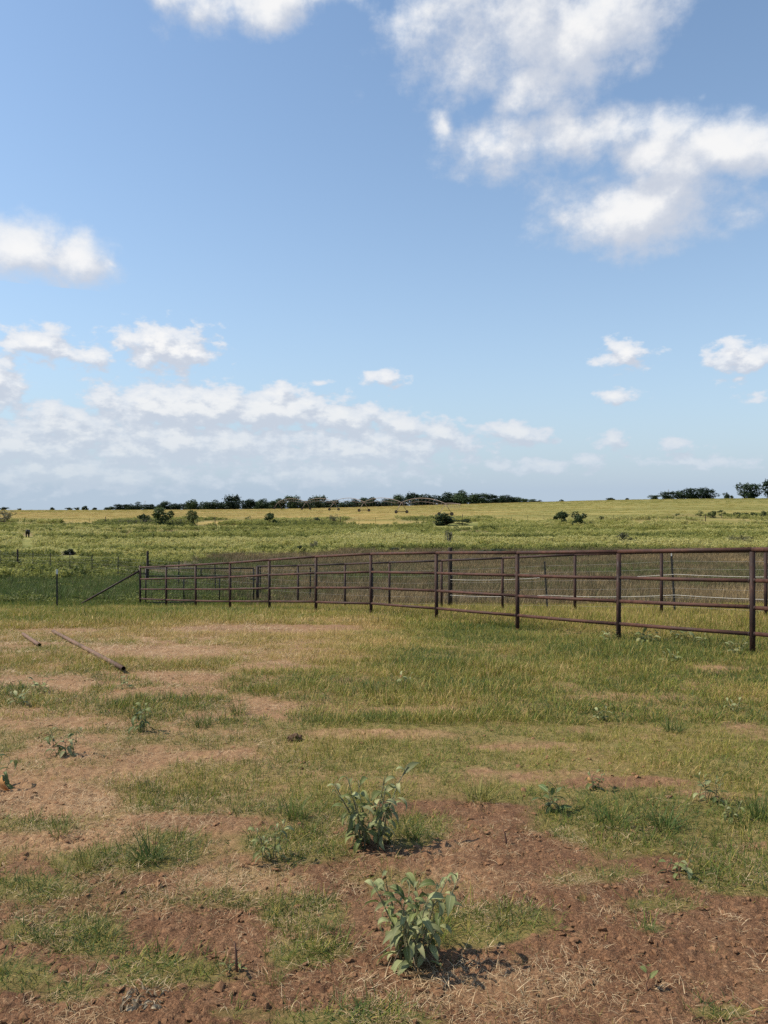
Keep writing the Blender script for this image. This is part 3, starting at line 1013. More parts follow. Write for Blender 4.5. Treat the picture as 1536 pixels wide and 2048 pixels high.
# wire fence of t-posts from the far left towards the right
WPX = [(-40, 66), (0, 63), (35, 60), (65, 57), (100, 54), (140, 51), (184, 48), (236, 44.9), (295, 41.8), (357, 38.7), (431, 35.6), (520, 32.5), (620, 29.4), (745, 26.6), (900, 23.9), (1095, 20.7), (1350, 18.0), (1700, 15.4)]
WOOD = {35: 1.55, 295: 1.75, 900: 1.95}
WP = []
for px, Y in WPX:
    X = (px - CX) / F * Y
    WP.append(Vector((X, Y, tz(X, Y))))
o = empty('wire_fence', WP[9]); b0 = o.location.copy()
lean = random.Random(3)
for (px, Y), p in zip(WPX, WP):
    if px in WOOD:
        mb = MB(); hgt = WOOD[px]
        mb.tube([(0, 0, -.4), (.01, 0, hgt * .5), (0, .01, hgt - .02), (0, .01, hgt)], [.075, .072, .068, .06], 10)
        q = mb.build('wooden_post', M['wood_dark'], o)
    else:
        q = link('t_post', TP, o, M['tpost'])
        q.rotation_euler = (lean.uniform(-.03, .03), -.055 if px in (1350, 1095) else lean.uniform(-.02, .02), lean.uniform(-.5, .5))
        if px in (140, 1350):
            mb = MB(); mb.tube([(0, 0, 0), (0, 0, .14)], .011, 6); tip = mb.build('tip', M['tpost_tip'], q, False); tip.location = (0, 0, 1.36)
    q.location = p - b0
for hgt in (.18, .40, .62, .85, 1.08, 1.26):
    pts = []
    for a, b in zip(WP[:-1], WP[1:]):
        pts += sag(a - b0 + Vector((0, -.03, hgt)), b - b0 + Vector((0, -.03, hgt)), .02, 3)[:-1]
    pts.append(WP[-1] - b0 + Vector((0, -.03, hgt)))
    mb = MB(); mb.tube(pts, .0022, 4); mb.build('wire', M['wire'], o)
for hgt in (.95, .46):
    pts = []
    W_ = WP[14:]
    for a, b in zip(W_[:-1], W_[1:]):
        pts += sag(a - b0 + Vector((0, -.06, hgt)), b - b0 + Vector((0, -.06, hgt)), .045, 6)[:-1]
    pts.append(W_[-1] - b0 + Vector((0, -.06, hgt)))
    mb = MB(); mb.tube(pts, .0045, 6); mb.build('rope', M['rope'], o)
tag(o, 'wire fence of t-posts with white ropes running behind the pipe pen', 'fence')

# single t-post with a pale tip left of the brace
X, Y, z = gpx(114, 1216)
o = empty('steel_post', (X, Y, z))
q = link('t_post', tpost_mesh(1.28, .055), o, M['tpost']); 
mb = MB(); mb.box((0, 0, 1.23), (.058, .034, .16)); mb.build('tip', M['tpost_tip'], o, False)
tag(o, 'single steel post with a pale tip standing left of the fence brace', 'post')


def pipe_post(o, p, h, r=.0375, mat='rust_post'):
    mb = MB(); mb.tube([(0, 0, -.35), (0, 0, h)], r, 14)
    q = mb.build('post', M[mat], o); q.location = p
    return q


# near pipe fence
NP_ = []
d1 = Vector((-.588, .809, 0)); d1.normalize()
st = 2.2
bend = Vector((-.3, 17.6, 0))
for u in (.98, .70, .4855, .309, .1759, .0692):      # straight line, posts as spaced in the photo
    Yp = 12.478 / (u + .726)
    NP_.append(Vector((u * Yp, Yp, 0)))
NP_.append(bend.copy())
d2 = Vector((-.65, .76, 0)); d2.normalize()
for k in range(1, 7):
    NP_.append(bend + d2 * (2.2 * k))
for p in NP_:
    p.z = tz(p.x, p.y)
H_ = 1.42
o = empty('pipe_fence', bend); o.location.z = NP_[6].z; b0 = o.location.copy()
rj = random.Random(21)
for i, p in enumerate(NP_):
    q = pipe_post(o, p - b0, H_ - .03 if i < len(NP_) - 1 else H_ + .07)
    q.rotation_euler = (rj.uniform(-.006, .006), rj.uniform(-.006, .006), rj.uniform(0, 6))
for i in range(len(NP_) - 1):
    a, b = NP_[i] - b0, NP_[i + 1] - b0
    t = (b - a).normalized()
    for hgt, r in ((H_, .031), (1.00, .028), (.635, .028), (.275, .028)):
        j1 = Vector((0, 0, 0 if hgt == H_ else rj.uniform(-.006, .006))); j2 = Vector((0, 0, 0 if hgt == H_ else rj.uniform(-.006, .006)))
        mb = MB()
        A, B = a + Vector((0, 0, hgt)) + j1, b + Vector((0, 0, hgt)) + j2
        gap = .0 if hgt == H_ else .030
        mid = A.lerp(B, .5) - Vector((0, 0, .004 if hgt < H_ else 0))
        mb.tube([A + t * gap, mid, B - t * gap], r, 14)
        rail = mb.build('rail', M['rust'], o)
        if hgt < H_:                                 # weld fillets where rail meets post
            for c, s in ((A, 1), (B, -1)):
                mb = MB(); mb.tube([c + t * s * .030, c + t * s * .040, c + t * s * .052], [r + .007, r + .005, r + .0005], 12); mb.build('weld', M['rust_dark'], rail)
# diagonal brace of the end post, towards the left
e = NP_[-1]
ft = Vector(gpx(152, 1213)) ; ft.y = e.y - .3; ft.x = (152 - CX) / F * ft.y; ft.z = tz(ft.x, ft.y)
mb = MB(); mb.tube([e - b0 + Vector((-.02, 0, H_ - .12)), ft - b0 - Vector((.15, 0, .08))], .034, 12); mb.build('brace', M['rust_dark'], o)
tag(o, 'near rust-brown pipe fence with four rails crossing the whole picture', 'fence')

# rear pipe fence of the pen: top rail on posts
RP = []
for u in (.64, .503, .3656, .2516, .1561, .0758, .0072, -.0514, -.1133, -.1667):
    Y = 24.08 / (u + 1.028)
    RP.append(Vector((u * Y, Y, tz(u * Y, Y))))
o = empty('rear_pipe_fence', RP[5]); b0 = o.location.copy()
for i, p in enumerate(RP):
    pipe_post(o, p - b0, 1.42 if i < len(RP) - 1 else 1.45, .036 if i < len(RP) - 1 else .055, 'rust_post' if i < 7 else 'rust_dark')
for a, b in zip(RP[:-1], RP[1:]):
    mb = MB(); mb.tube([a - b0 + Vector((0, 0, 1.45)), b - b0 + Vector((0, 0, 1.45))], .030, 12); mb.build('rail', M['rust_dark'], o)
tag(o, 'rear pipe fence of the pen with one top rail behind the near rails', 'fence')

# stock gate with wire mesh between the end post and the rear fence
ga = NP_[-1] + Vector((.17, .12, 0)); gb = RP[-1] + Vector((-.14, .02, 0))
ga.z = tz(ga.x, ga.y); gb.z = tz(gb.x, gb.y)
o = empty('mesh_gate', ga); b0 = ga.copy()
gd = gb - ga


def gp(t, hgt):
    return ga + gd * t - b0 + Vector((0, 0, hgt))


def bar(name, pts, r, mat='steel_dark'):
    mb = MB(); mb.tube(pts, r, 8); return mb.build(name, M[mat], o)


bar('upright', [gp(0, .12), gp(0, 1.38)], .026); bar('upright', [gp(1, .12), gp(1, 1.38)], .026)
bar('top_rail', [gp(0, 1.38), gp(1, 1.38)], .024)
bar('middle_rail', [gp(0, 1.10), gp(1, 1.10)], .022)
bar('bottom_rail', [gp(0, .14), gp(1, .14)], .026)
bar('stay', [gp(.51, 1.10), gp(.51, 1.38)], .022)
bar('stay', [gp(.35, .14), gp(.35, 1.10)], .022); bar('stay', [gp(.68, .14), gp(.68, 1.10)], .022)
for hgt in (.3, 1.2):
    bar('hinge', [gp(0, hgt), gp(0, hgt) + Vector((-.12, -.1, 0))], .02)
mb = MB()
L = gd.length
k = .1
while k < L:
    mb.tube([gp(k / L, .14) + Vector((0, .02, 0)), gp(k / L, 1.10) + Vector((0, .02, 0))], .0032, 4); k += .1
for j in range(1, 10):
    mb.tube([gp(0, .14 + j * .096) + Vector((0, .025, 0)), gp(1, .14 + j * .096) + Vector((0, .025, 0))], .0032, 4)
tag(mb.build('wire_mesh', M['steel_dark'], o), kind='stuff')
bar('latch', [gp(.97, .98), gp(1.03, .98)], .018)
tag(o, 'dark stock gate with wire mesh behind the left end of the near fence', 'gate')


# ------------------------------------------------------------------ loose pipes on the ground
def loose_pipe(p0, p1, label, r=.026):
    a = Vector(gpx(*p0)); b = Vector(gpx(*p1))
    a.z += r + .025; b.z += r + .03
    o = empty('loose_pipe', a); d = b - a; t = d.normalized()
    side = t.cross(Vector((0, 0, 1))).normalized(); up = side.cross(t)
    vs = []; fs = []; n = 18
    rings = [(0, r * .86), (0, r)] + [(d.length * k / 8, r) for k in range(1, 8)] + [(d.length, r), (d.length, r * .86)]
    for s_, r_ in rings:
        for k in range(n):
            an = 2 * math.pi * k / n
            vs.append(t * s_ + (side * math.cos(an) + up * math.sin(an)) * r_)
    for i in range(len(rings) - 1):
        for k in range(n):
            fs.append((i * n + k, i * n + (k + 1) % n, (i + 1) * n + (k + 1) % n, (i + 1) * n + k))
    mb = MB(); mb.add(vs, fs); mb.build('pipe_wall', M['rust_ground'], o)
    mb = MB(); vs = []; fs = []
    for s_ in (0.002, d.length - .002):
        for k in range(n):
            an = 2 * math.pi * k / n
            vs.append(t * s_ + (side * math.cos(an) + up * math.sin(an)) * r * .86)
    for k in range(n):
        fs.append((k, n + k, n + (k + 1) % n, (k + 1) % n))
    mb.add(vs, fs); mb.build('pipe_bore', M['bore'], o)
    tag(o, label, 'pipe', 'loose pipes lying on the ground')


loose_pipe((106, 1268), (247, 1347), 'long rusty pipe lying on the dry grass at left')
loose_pipe((46, 1274), (79, 1298), 'short rusty pipe piece lying left of the long pipe')


# ------------------------------------------------------------------ broad-leaved weeds
def leaf_mesh(name, bend, fold, wid, twist, mat, seed, n=6):
    r = np.random.default_rng(seed)
    vs = []; fs = []
    y = z = 0.0; ang = .25
    for k in range(n + 1):
        t = k / n
        w = wid * (math.sin(math.pi * min(1, t * .93 + .07)) ** .75) * (1 - .35 * t)
        if k == n: w = .004
        if k == 0: w = .02
        tw = twist * t
        dz = w * fold
        for s, lift in ((-1, dz), (0, 0), (1, dz)):
            x_ = s * w * math.cos(tw); z_ = lift + s * w * math.sin(tw)
            wav = .012 * math.sin(t * 14 + s * 2 + seed)
            vs.append((x_, y - z_ * math.sin(ang) * .3, z + z_ + wav * abs(s)))
        y += math.cos(ang) / n; z += math.sin(ang) / n
        ang -= bend / n
    for k in range(n):
        for s in range(2):
            a = k * 3 + s
            fs.append((a, a + 1, a + 4, a + 3))
    me = np_mesh(name, vs, fs, True)
    at = me.attributes.new('bv', 'FLOAT', 'POINT')
    at.data.foreach_set('value', np.full(len(vs), r.uniform(.15, .85), np.float32))
    me.materials.append(mat)
    return me


def leaf_set(mat, tagname, base):
    return [leaf_mesh(tagname, b, f, w, tw, mat, base + i) for i, (b, f, w, tw) in enumerate([
        (.7, .35, .20, .3), (1.3, .42, .185, -.4), (1.8, .3, .22, .3), (2.3, .5, .17, -.3), (1.0, .28, .23, .5), (2.8, .5, .16, .4)])]


LEAF = {k: leaf_set(M[k], 'leaf', 10 * i) for i, k in enumerate(('weed', 'weed_dark', 'weed_pale', 'leaf_dead', 'leaf_withered'))}


PETIOLE = {}
for k in ('stem', 'stem_red'):
    mb = MB(); mb.tube([(0, -.165, 0), (0, -.08, .004), (0, .03, 0)], [.020, .017, .014], 5)
    PETIOLE[k] = mb.mesh('petiole'); PETIOLE[k].materials.append(M[k])


def orient(d, roll):
    d = d.normalized()
    x_ = d.cross(Vector((0, 0, 1)))
    if x_.length < 1e-3: x_ = Vector((1, 0, 0))
    x_.normalize(); z_ = x_.cross(d)
    R = Matrix((x_, d, z_)).transposed()
    return (R @ Matrix.Rotation(roll, 3, 'Y')).to_euler()


def weed(px, py, hpx, label, stems=3, nodes=7, leaf=.07, spread=.35, droop=.5, kinds=('weed',), seed=0, dead=(), stem_mat='stem', low=.12, twigs=0, lean=0.0):
    X, Y, z = gpx(px, py)
    h = hpx * Y / F
    r = random.Random(seed)
    o = empty('broadleaf_weed', (X, Y, z - .005))
    for s in range(stems):
        an = 2 * math.pi * s / stems + r.uniform(-.5, .5)
        sp = (spread if stems > 1 else spread * .3) * r.uniform(.55, 1.15)
        hh = h * r.uniform(.70, 1.0) if s else h
        base = Vector((math.cos(an), math.sin(an), 0)) * (.012 * min(stems, 5) * r.uniform(.3, 1))
        tip = Vector((math.cos(an) * sp * h + lean * h, math.sin(an) * sp * h * .8, hh))
        pts = []
        for k in range(6):
            t = k / 5
            pts.append(base.lerp(tip, t) + Vector((math.cos(an), math.sin(an), 0)) * (-.07 * sp * h * math.sin(math.pi * t)) + Vector((r.uniform(-1, 1), r.uniform(-1, 1), 0)) * .008)
        pts[0].z = -.03
        mb = MB(); mb.tube(pts, [.0048 * max(.6, h / .35) * (1 - .65 * k / 5) for k in range(6)], 6)
        mb.build('stem', M[stem_mat], o)
        for k in range(nodes):
            t = low + (1 - low) * (k + r.uniform(-.25, .25) + .5) / nodes
            t = min(1, max(low, t))
            f = t * 5; i0 = min(4, int(f)); p = pts[i0].lerp(pts[i0 + 1], f - i0)
            la = an * .35 + k * 2.4 + r.uniform(-.5, .5)
            pitch = (.75 if t > .85 else .35) - droop * (1 - t) * 1.2 + r.uniform(-.3, .25)
            d = Vector((math.cos(la) * math.cos(pitch), math.sin(la) * math.cos(pitch), math.sin(pitch)))
            L = leaf * r.uniform(.65, 1.2) * (.65 if t > .9 else 1.0)
            ms = LEAF[r.choice(kinds)]
            idx = r.choice((0, 1, 2, 4)) if droop < .6 else r.choice((1, 2, 3, 3, 5))
            petiole = d * L * .16
            q = link('leaf', ms[idx], o)
            q.location = p + petiole
            q.rotation_euler = orient(d, r.uniform(-.6, .6))
            q.scale = (L, L, L)
            link('petiole', PETIOLE[stem_mat], q)
    for dxp, dzp, L in dead:
        q = link('dead_leaf', LEAF['leaf_dead'][2], o)
        q['label'] = 'orange dead leaf'
        q.location = (dxp, -.03, dzp); q.scale = (L, L, L)
        q.rotation_euler = orient(Vector((.25, -.3, -1)), 1.2)
    for k in range(twigs):
        an = r.uniform(0, 6.28)
        mb = MB(); e = Vector((math.cos(an) * r.uniform(.06, .16), math.sin(an) * .1, r.uniform(.0, .05)))
        mb.tube([(0, 0, .06), e * .5 + Vector((0, 0, .05)), e], [.003, .0025, .0015], 5); mb.build('dry_twig', M['leaf_withered'], o)
    return tag(o, label, 'weed', 'broad-leaved weeds')


weed(818, 1918, 178, 'largest sage-green weed, nearest to the camera at the bottom centre', 11, 13, .080, .50, .62, ('weed', 'weed_pale', 'weed_pale'), 1, twigs=14, lean=.08, low=.04)
weed(742, 1690, 150, 'tall bushy weed with hanging leaves in the middle of the picture', 10, 10, .094, .50, .80, ('weed', 'weed', 'weed_pale', 'weed_pale'), 2)
weed(541, 1718, 82, 'small pale weed left of the tall bushy weed', 4, 8, .062, .45, .6, ('weed_pale', 'weed'), 3)
weed(282, 1464, 58, 'drooping dark weed on the bare ground at left', 4, 7, .095, .35, .9, ('weed_dark', 'weed'), 4)
weed(128, 1515, 60, 'pale drooping weed beside dark soil near the left edge', 5, 6, .090, .50, .8, ('weed', 'weed_pale', 'weed_dark'), 5)
weed(-6, 1580, 66, 'weed with an orange dead leaf at the left edge', 3, 5, .10, .35, .8, ('weed_dark',), 6, dead=((.045, .10, .12), (.06, .07, .08)))
weed(1104, 1622, 50, 'short dark weed with one upright leaf right of centre', 3, 5, .085, .30, .5, ('weed_dark',), 7)
weed(1192, 1582, 46, 'small weed carrying one orange leaf in the grass right of centre', 3, 5, .055, .28, .5, ('weed', 'weed_pale'), 8, dead=((-.055, .10, .055),))
weed(1422, 1606, 60, 'pale leafy weed above the thick grass clump at right', 5, 6, .070, .55, .5, ('weed_pale', 'weed'), 9)
weed(1462, 1640, 36, 'low grey-green weed right below the pale leafy weed', 4, 4, .060, .60, .6, ('weed_pale', 'weed'), 19)
weed(1357, 1752, 38, 'low wilted weed with a reddish stem at right', 4, 5, .062, .80, .7, ('weed', 'weed_pale'), 10, stem_mat='stem_red')
weed(1286, 1990, 62, 'tiny seedling with two leaves on bare soil at bottom right', 1, 3, .045, .5, .3, ('weed',), 11, stem_mat='stem_red', low=.5)
weed(466, 1940, 22, 'small pale seedling beside the dark dead stalk', 3, 3, .035, .8, .4, ('weed_pale', 'weed'), 12)
weed(80, 1385, 32, 'pale weed in the green patch at the left edge below the pipes', 4, 5, .085, .7, .5, ('weed_pale', 'weed'), 13)
weed(36, 1408, 26, 'low pale weed lowest in the green patch at the left edge', 4, 4, .085, .8, .5, ('weed_pale', 'weed'), 14)
weed(248, 1380, 28, 'small pale weed in front of the end of the long pipe', 3, 4, .08, .5, .5, ('weed_pale',), 15)
weed(1222, 1283, 22, 'small pale weed at the foot of the second post from the right', 4, 5, .11, .8, .4, ('weed_pale', 'weed'), 16)
weed(1292, 1285, 24, 'pale weed under the lowest rail, right of the second post', 5, 5, .12, .9, .4, ('weed_pale', 'weed'), 17)
weed(1362, 1280, 24, 'pale weed under the lowest rail, midway between the two right posts', 5, 5, .12, .9, .4, ('weed_pale', 'weed'), 18)
weed(1398, 1290, 20, 'pale weed left of the rightmost post in a pair', 4, 4, .11, .8, .4, ('weed_pale', 'weed'), 20)
weed(1475, 1312, 34, 'pale weed standing close to the rightmost post', 4, 5, .10, .5, .4, ('weed_pale',), 21)
weed(1345, 1326, 20, 'pale weed in the green grass in front of the right posts', 4, 4, .10, .9, .4, ('weed', 'weed_pale'), 22)
weed(1200, 1440, 24, 'single pale weed in the thick grass right of centre', 3, 4, .065, .6, .4, ('weed_pale',), 23)
weed(1468, 1420, 22, 'pale weed in the thick grass near the right edge', 3, 4, .065, .6, .4, ('weed_pale',), 24)
weed(808, 1368, 22, 'pale weed in the thick grass just right of the middle', 3, 4, .07, .6, .4, ('weed_pale',), 25)
weed(1515, 1235, 22, 'leafy pale weed inside the pen at the right edge', 5, 5, .12, .9, .4, ('weed_pale', 'weed'), 26)
weed(1430, 1228, 20, 'leafy pale weed inside the pen left of the rightmost post', 5, 5, .12, .9, .4, ('weed_pale', 'weed'), 27)

# bare stalks
for px, py, hpx, lx, lab in ((474, 1940, 58, -.09, 'dark dead stalk standing among soil at bottom left'), (1014, 1690, 34, -.25, 'short reddish twig on the bare soil right of centre'),
                             (848, 1880, 24, .05, 'thin brown twig right of the largest weed')):
    X, Y, z = gpx(px, py)
    h = hpx * Y / F
    mb = MB(); mb.tube([(0, 0, -.02), (lx * h * .3, 0, h * .4), (lx * h * .5, .004, h * .6), (lx * h, 0, h)], [.0055, .005, .005, .001], 7)
    mb.tube([(lx * h * .5, .004, h * .6), (lx * h * .5 + .015, .01, h * .72)], [.003, .001], 5)
    o = mb.build('dead_stalk', M['stem_red']); o.location = (X, Y, z)
    tag(o, lab, 'stalk')

# withered grey plant at the bottom edge
X, Y, z = gpx(282, 2015)
o = empty('withered_weed', (X, Y, z))
rr = random.Random(9)
for k in range(44):
    an = rr.uniform(0, 6.28); pit = rr.uniform(-.2, .9)
    d = Vector((math.cos(an) * math.cos(pit), math.sin(an) * math.cos(pit), math.sin(pit)))
    q = link('leaf', LEAF['leaf_withered'][rr.choice((2, 3, 5))], o)
    q.location = Vector((rr.uniform(-.06, .06), rr.uniform(-.04, .04), rr.uniform(.01, .04))); q.rotation_euler = orient(d, rr.uniform(-1.5, 1.5))
    L_ = rr.uniform(.018, .05); q.scale = (L_ * rr.uniform(.4, 1), L_, L_ * 1.6)
tag(o, 'withered grey plant lying crumpled at the bottom left', 'weed')


# ------------------------------------------------------------------ clods that stand out
def clod_mesh(seed, name='clod', sub=3, jag=.35):
    bm = bmesh.new()
    bmesh.ops.create_icosphere(bm, subdivisions=sub, radius=1.0)
    r = random.Random(seed)
    from mathutils import noise as mn
    off = Vector((r.uniform(0, 99), r.uniform(0, 99), r.uniform(0, 99)))
    for v in bm.verts:
        n = mn.fractal(v.co * 1.6 + off, .8, 2.2, 4)
        v.co *= 1 + jag * n
        v.co.z *= .72
    me = bpy.data.meshes.new(name)
    bm.to_mesh(me); bm.free()
    return me


for px, py, wpx, hpx, lab in ((590, 1482, 27, 18, 'dark crusty clod sitting alone in the middle left grass'),):
    X, Y, z = gpx(px, py)
    s = wpx * Y / F / 2
    o = link('soil_clod', clod_mesh(5, 'soil_clod', 4, .5), None, M['clod_dark'])
    o.location = (X, Y, z + s * .35); o.scale = (s, s * .8, s * .85)
    tag(o, lab, 'clod')


# ------------------------------------------------------------------ grass and litter: stuff scattered with geometry nodes
def tuft_mesh(name, seed, mat, blades=18, h=.10, rad_=.03, w=.003, lean=.6, seg=3, dryp=.0, curl=.5, flat=0.0):
    r = np.random.default_rng(seed)
    V = []; Fc = []; bvs = []
    for b in range(blades):
        an = r.uniform(0, 6.283); rr_ = rad_ * math.sqrt(r.uniform(0, 1))
        x0, y0 = rr_ * math.cos(an), rr_ * math.sin(an)
        a2 = an + r.normal(0, .9)
        L = h * r.uniform(.45, 1.25)
        th = min(1.5, abs(r.normal(lean * .6, lean * .5))) if not flat else flat + r.normal(0, .12)
        dxy = np.array([math.cos(a2), math.sin(a2), 0]); side = np.array([-math.sin(a2 + r.normal(0, .6)), math.cos(a2), 0])
        p = np.array([x0, y0, -.008])
        base = len(V)
        cu = r.uniform(.2, 1.2) * curl
        sw = r.normal(0, .25)
        for k in range(seg + 1):
            t = k / seg
            ww = w * r.uniform(.8, 1.2) * (1 - t) ** .6 + .0003
            V.append(p - side * ww / 2); V.append(p + side * ww / 2)
            an2 = th + cu * t
            dxy2 = dxy * math.cos(sw * t) + np.array([-dxy[1], dxy[0], 0]) * math.sin(sw * t)
            p = p + (dxy2 * math.sin(an2) + np.array([0, 0, math.cos(an2)])) * L / seg
        for k in range(seg):
            a = base + 2 * k
            Fc.append((a, a + 1, a + 3, a + 2))
        v = np.clip(r.normal(.5, .22), 0, 1)
        if r.uniform() < dryp: v = r.uniform(1.2, 1.7)
        bvs += [v] * (2 * (seg + 1))
    me = np_mesh(name, V, Fc)
    at = me.attributes.new('bv', 'FLOAT', 'POINT')
    at.data.foreach_set('value', np.array(bvs, np.float32))
    me.materials.append(mat)
    return me


def weedclump_mesh(name, seed, mat, n=150, h=.75, R=.55, size=.07):
    r = np.random.default_rng(seed)
    k = 7
    C = []
    for i in range(k):
        an = r.uniform(0, 6.28); d = R * math.sqrt(r.uniform(0, 1)) * .75; hh = h * r.uniform(.6, 1)
        m = n // k
        t = r.uniform(.1, 1, m) ** .7
        C.append(np.stack([d * math.cos(an) + r.normal(0, .10, m) * (1.3 - t * .6), d * math.sin(an) + r.normal(0, .10, m) * (1.3 - t * .6), hh * t], 1))
    C = np.concatenate(C)
    A, B = rand_axes(r, len(C), size)
    A[:, 2] += np.abs(A[:, 2]) * .3
    return quads_mesh(name, C, A, B, np.clip(r.normal(.40, .09, len(C)) + .22 * C[:, 2] / h, 0, 1), mat)


def gn_scatter(name, pts, rot, scl, idx, tint, meshes, label, cat):
    me = bpy.data.meshes.new(name)
    n = len(pts)
    me.vertices.add(n)
    me.vertices.foreach_set('co', np.asarray(pts, np.float32).ravel())
    for nm, ty, key, arr in (('rot', 'FLOAT_VECTOR', 'vector', rot), ('scl', 'FLOAT_VECTOR', 'vector', scl), ('idx', 'INT', 'value', idx), ('tint', 'FLOAT', 'value', tint)):
        at = me.attributes.new(nm, ty, 'POINT')
        at.data.foreach_set(key, np.asarray(arr, np.int32 if ty == 'INT' else np.float32).ravel())
    o = link(name, me)
    ng = bpy.data.node_groups.new(name + '_nodes', 'GeometryNodeTree')
    ng.interface.new_socket('Geometry', in_out='INPUT', socket_type='NodeSocketGeometry')
    ng.interface.new_socket('Geometry', in_out='OUTPUT', socket_type='NodeSocketGeometry')
    N = ng.nodes; L = ng.links
    gi = N.new('NodeGroupInput'); go = N.new('NodeGroupOutput')
    join = N.new('GeometryNodeJoinGeometry')
    for m in reversed(meshes):
        po = bpy.data.objects.new(m.name + '_source', m)
        oi = N.new('GeometryNodeObjectInfo'); oi.inputs['Object'].default_value = po; oi.inputs['As Instance'].default_value = False
        g2 = N.new('GeometryNodeGeometryToInstance')
        L.new(oi.outputs['Geometry'], g2.inputs[0]); L.new(g2.outputs[0], join.inputs[0])
    iop = N.new('GeometryNodeInstanceOnPoints')
    L.new(gi.outputs[0], iop.inputs['Points']); L.new(join.outputs[0], iop.inputs['Instance'])
    iop.inputs['Pick Instance'].default_value = True

    def na(nm, ty):
        a = N.new('GeometryNodeInputNamedAttribute'); a.data_type = ty; a.inputs['Name'].default_value = nm
        return a.outputs['Attribute']
    L.new(na('idx', 'INT'), iop.inputs['Instance Index'])
    er = N.new('FunctionNodeEulerToRotation'); L.new(na('rot', 'FLOAT_VECTOR'), er.inputs[0]); L.new(er.outputs[0], iop.inputs['Rotation'])
    L.new(na('scl', 'FLOAT_VECTOR'), iop.inputs['Scale'])
    L.new(iop.outputs[0], go.inputs[0])
    md = o.modifiers.new('scatter', 'NODES'); md.node_group = ng
    for m in meshes:
        for mt in m.materials:
            if mt.name not in [x.name for x in me.materials]:
                me.materials.append(mt)
    tag(o, label, cat, kind='stuff')
    return o


def sample(y0, y1, dens, spread=.60, extra=.7):
    """random ground points with a density per square metre that falls with distance"""
    ys = np.exp(np.linspace(math.log(y0), math.log(y1), 160))
    X = []; Y = []
    for a, b in zip(ys[:-1], ys[1:]):
        m = (a + b) / 2; hw = spread * m + extra
        n = RNG.poisson(dens(m) * 2 * hw * (b - a))
        X.append(RNG.uniform(-hw, hw, n)); Y.append(RNG.uniform(a, b, n))
    return np.concatenate(X), np.concatenate(Y)


def pack(X, Y, Z, s, nvar, tilt=.12, sz=None):
    n = len(X)
    rot = np.stack([RNG.normal(0, tilt, n), RNG.normal(0, tilt, n), RNG.uniform(0, 6.283, n)], 1)
    sz = s if sz is None else sz
    return np.stack([X, Y, Z], 1), rot, np.stack([s, s, sz], 1), RNG.integers(0, nvar, n)


def ground_z(X, Y):
    """height of the ground sheet incl. its small relief"""
    f = fields(X, Y)
    Z = f['Z'].copy()
    near = 1 - sst(Y, 9, 30)
    soil = np.clip(1 - f['g'] * .7, .25, 1)
    Z += near * ((fbm(X * 1.3, Y * 1.3, 2) - .5) * .055 + soil * (fbm(X * 5, Y * 5 + 40, 3, .6) - .5) * .026)
    return Z, f


NEAR_T = [tuft_mesh('near_tuft', 500 + k, M['grass'], 16, .050, .040, .0022, 1.6, 3, .18, 1.3) for k in range(6)] + \
         [tuft_mesh('near_tuft_tall', 520 + k, M['grass'], 16, .066, .040, .0022, 1.2, 3, .20, 1.2) for k in range(3)]
MID_T = [tuft_mesh('mid_tuft', 540 + k, M['grass'], 26, .066, .095, .0040, 1.7, 3, .20, 1.3) for k in range(6)] + \
        [tuft_mesh('mid_tuft_tall', 560 + k, M['grass'], 24, .100, .085, .0042, 1.2, 3, .30, 1.1) for k in range(3)]
FAR_T = [tuft_mesh('far_tuft', 580 + k, M['grass'], 38, .095, .21, .0080, 1.3, 2, .20, 1.0) for k in range(6)]

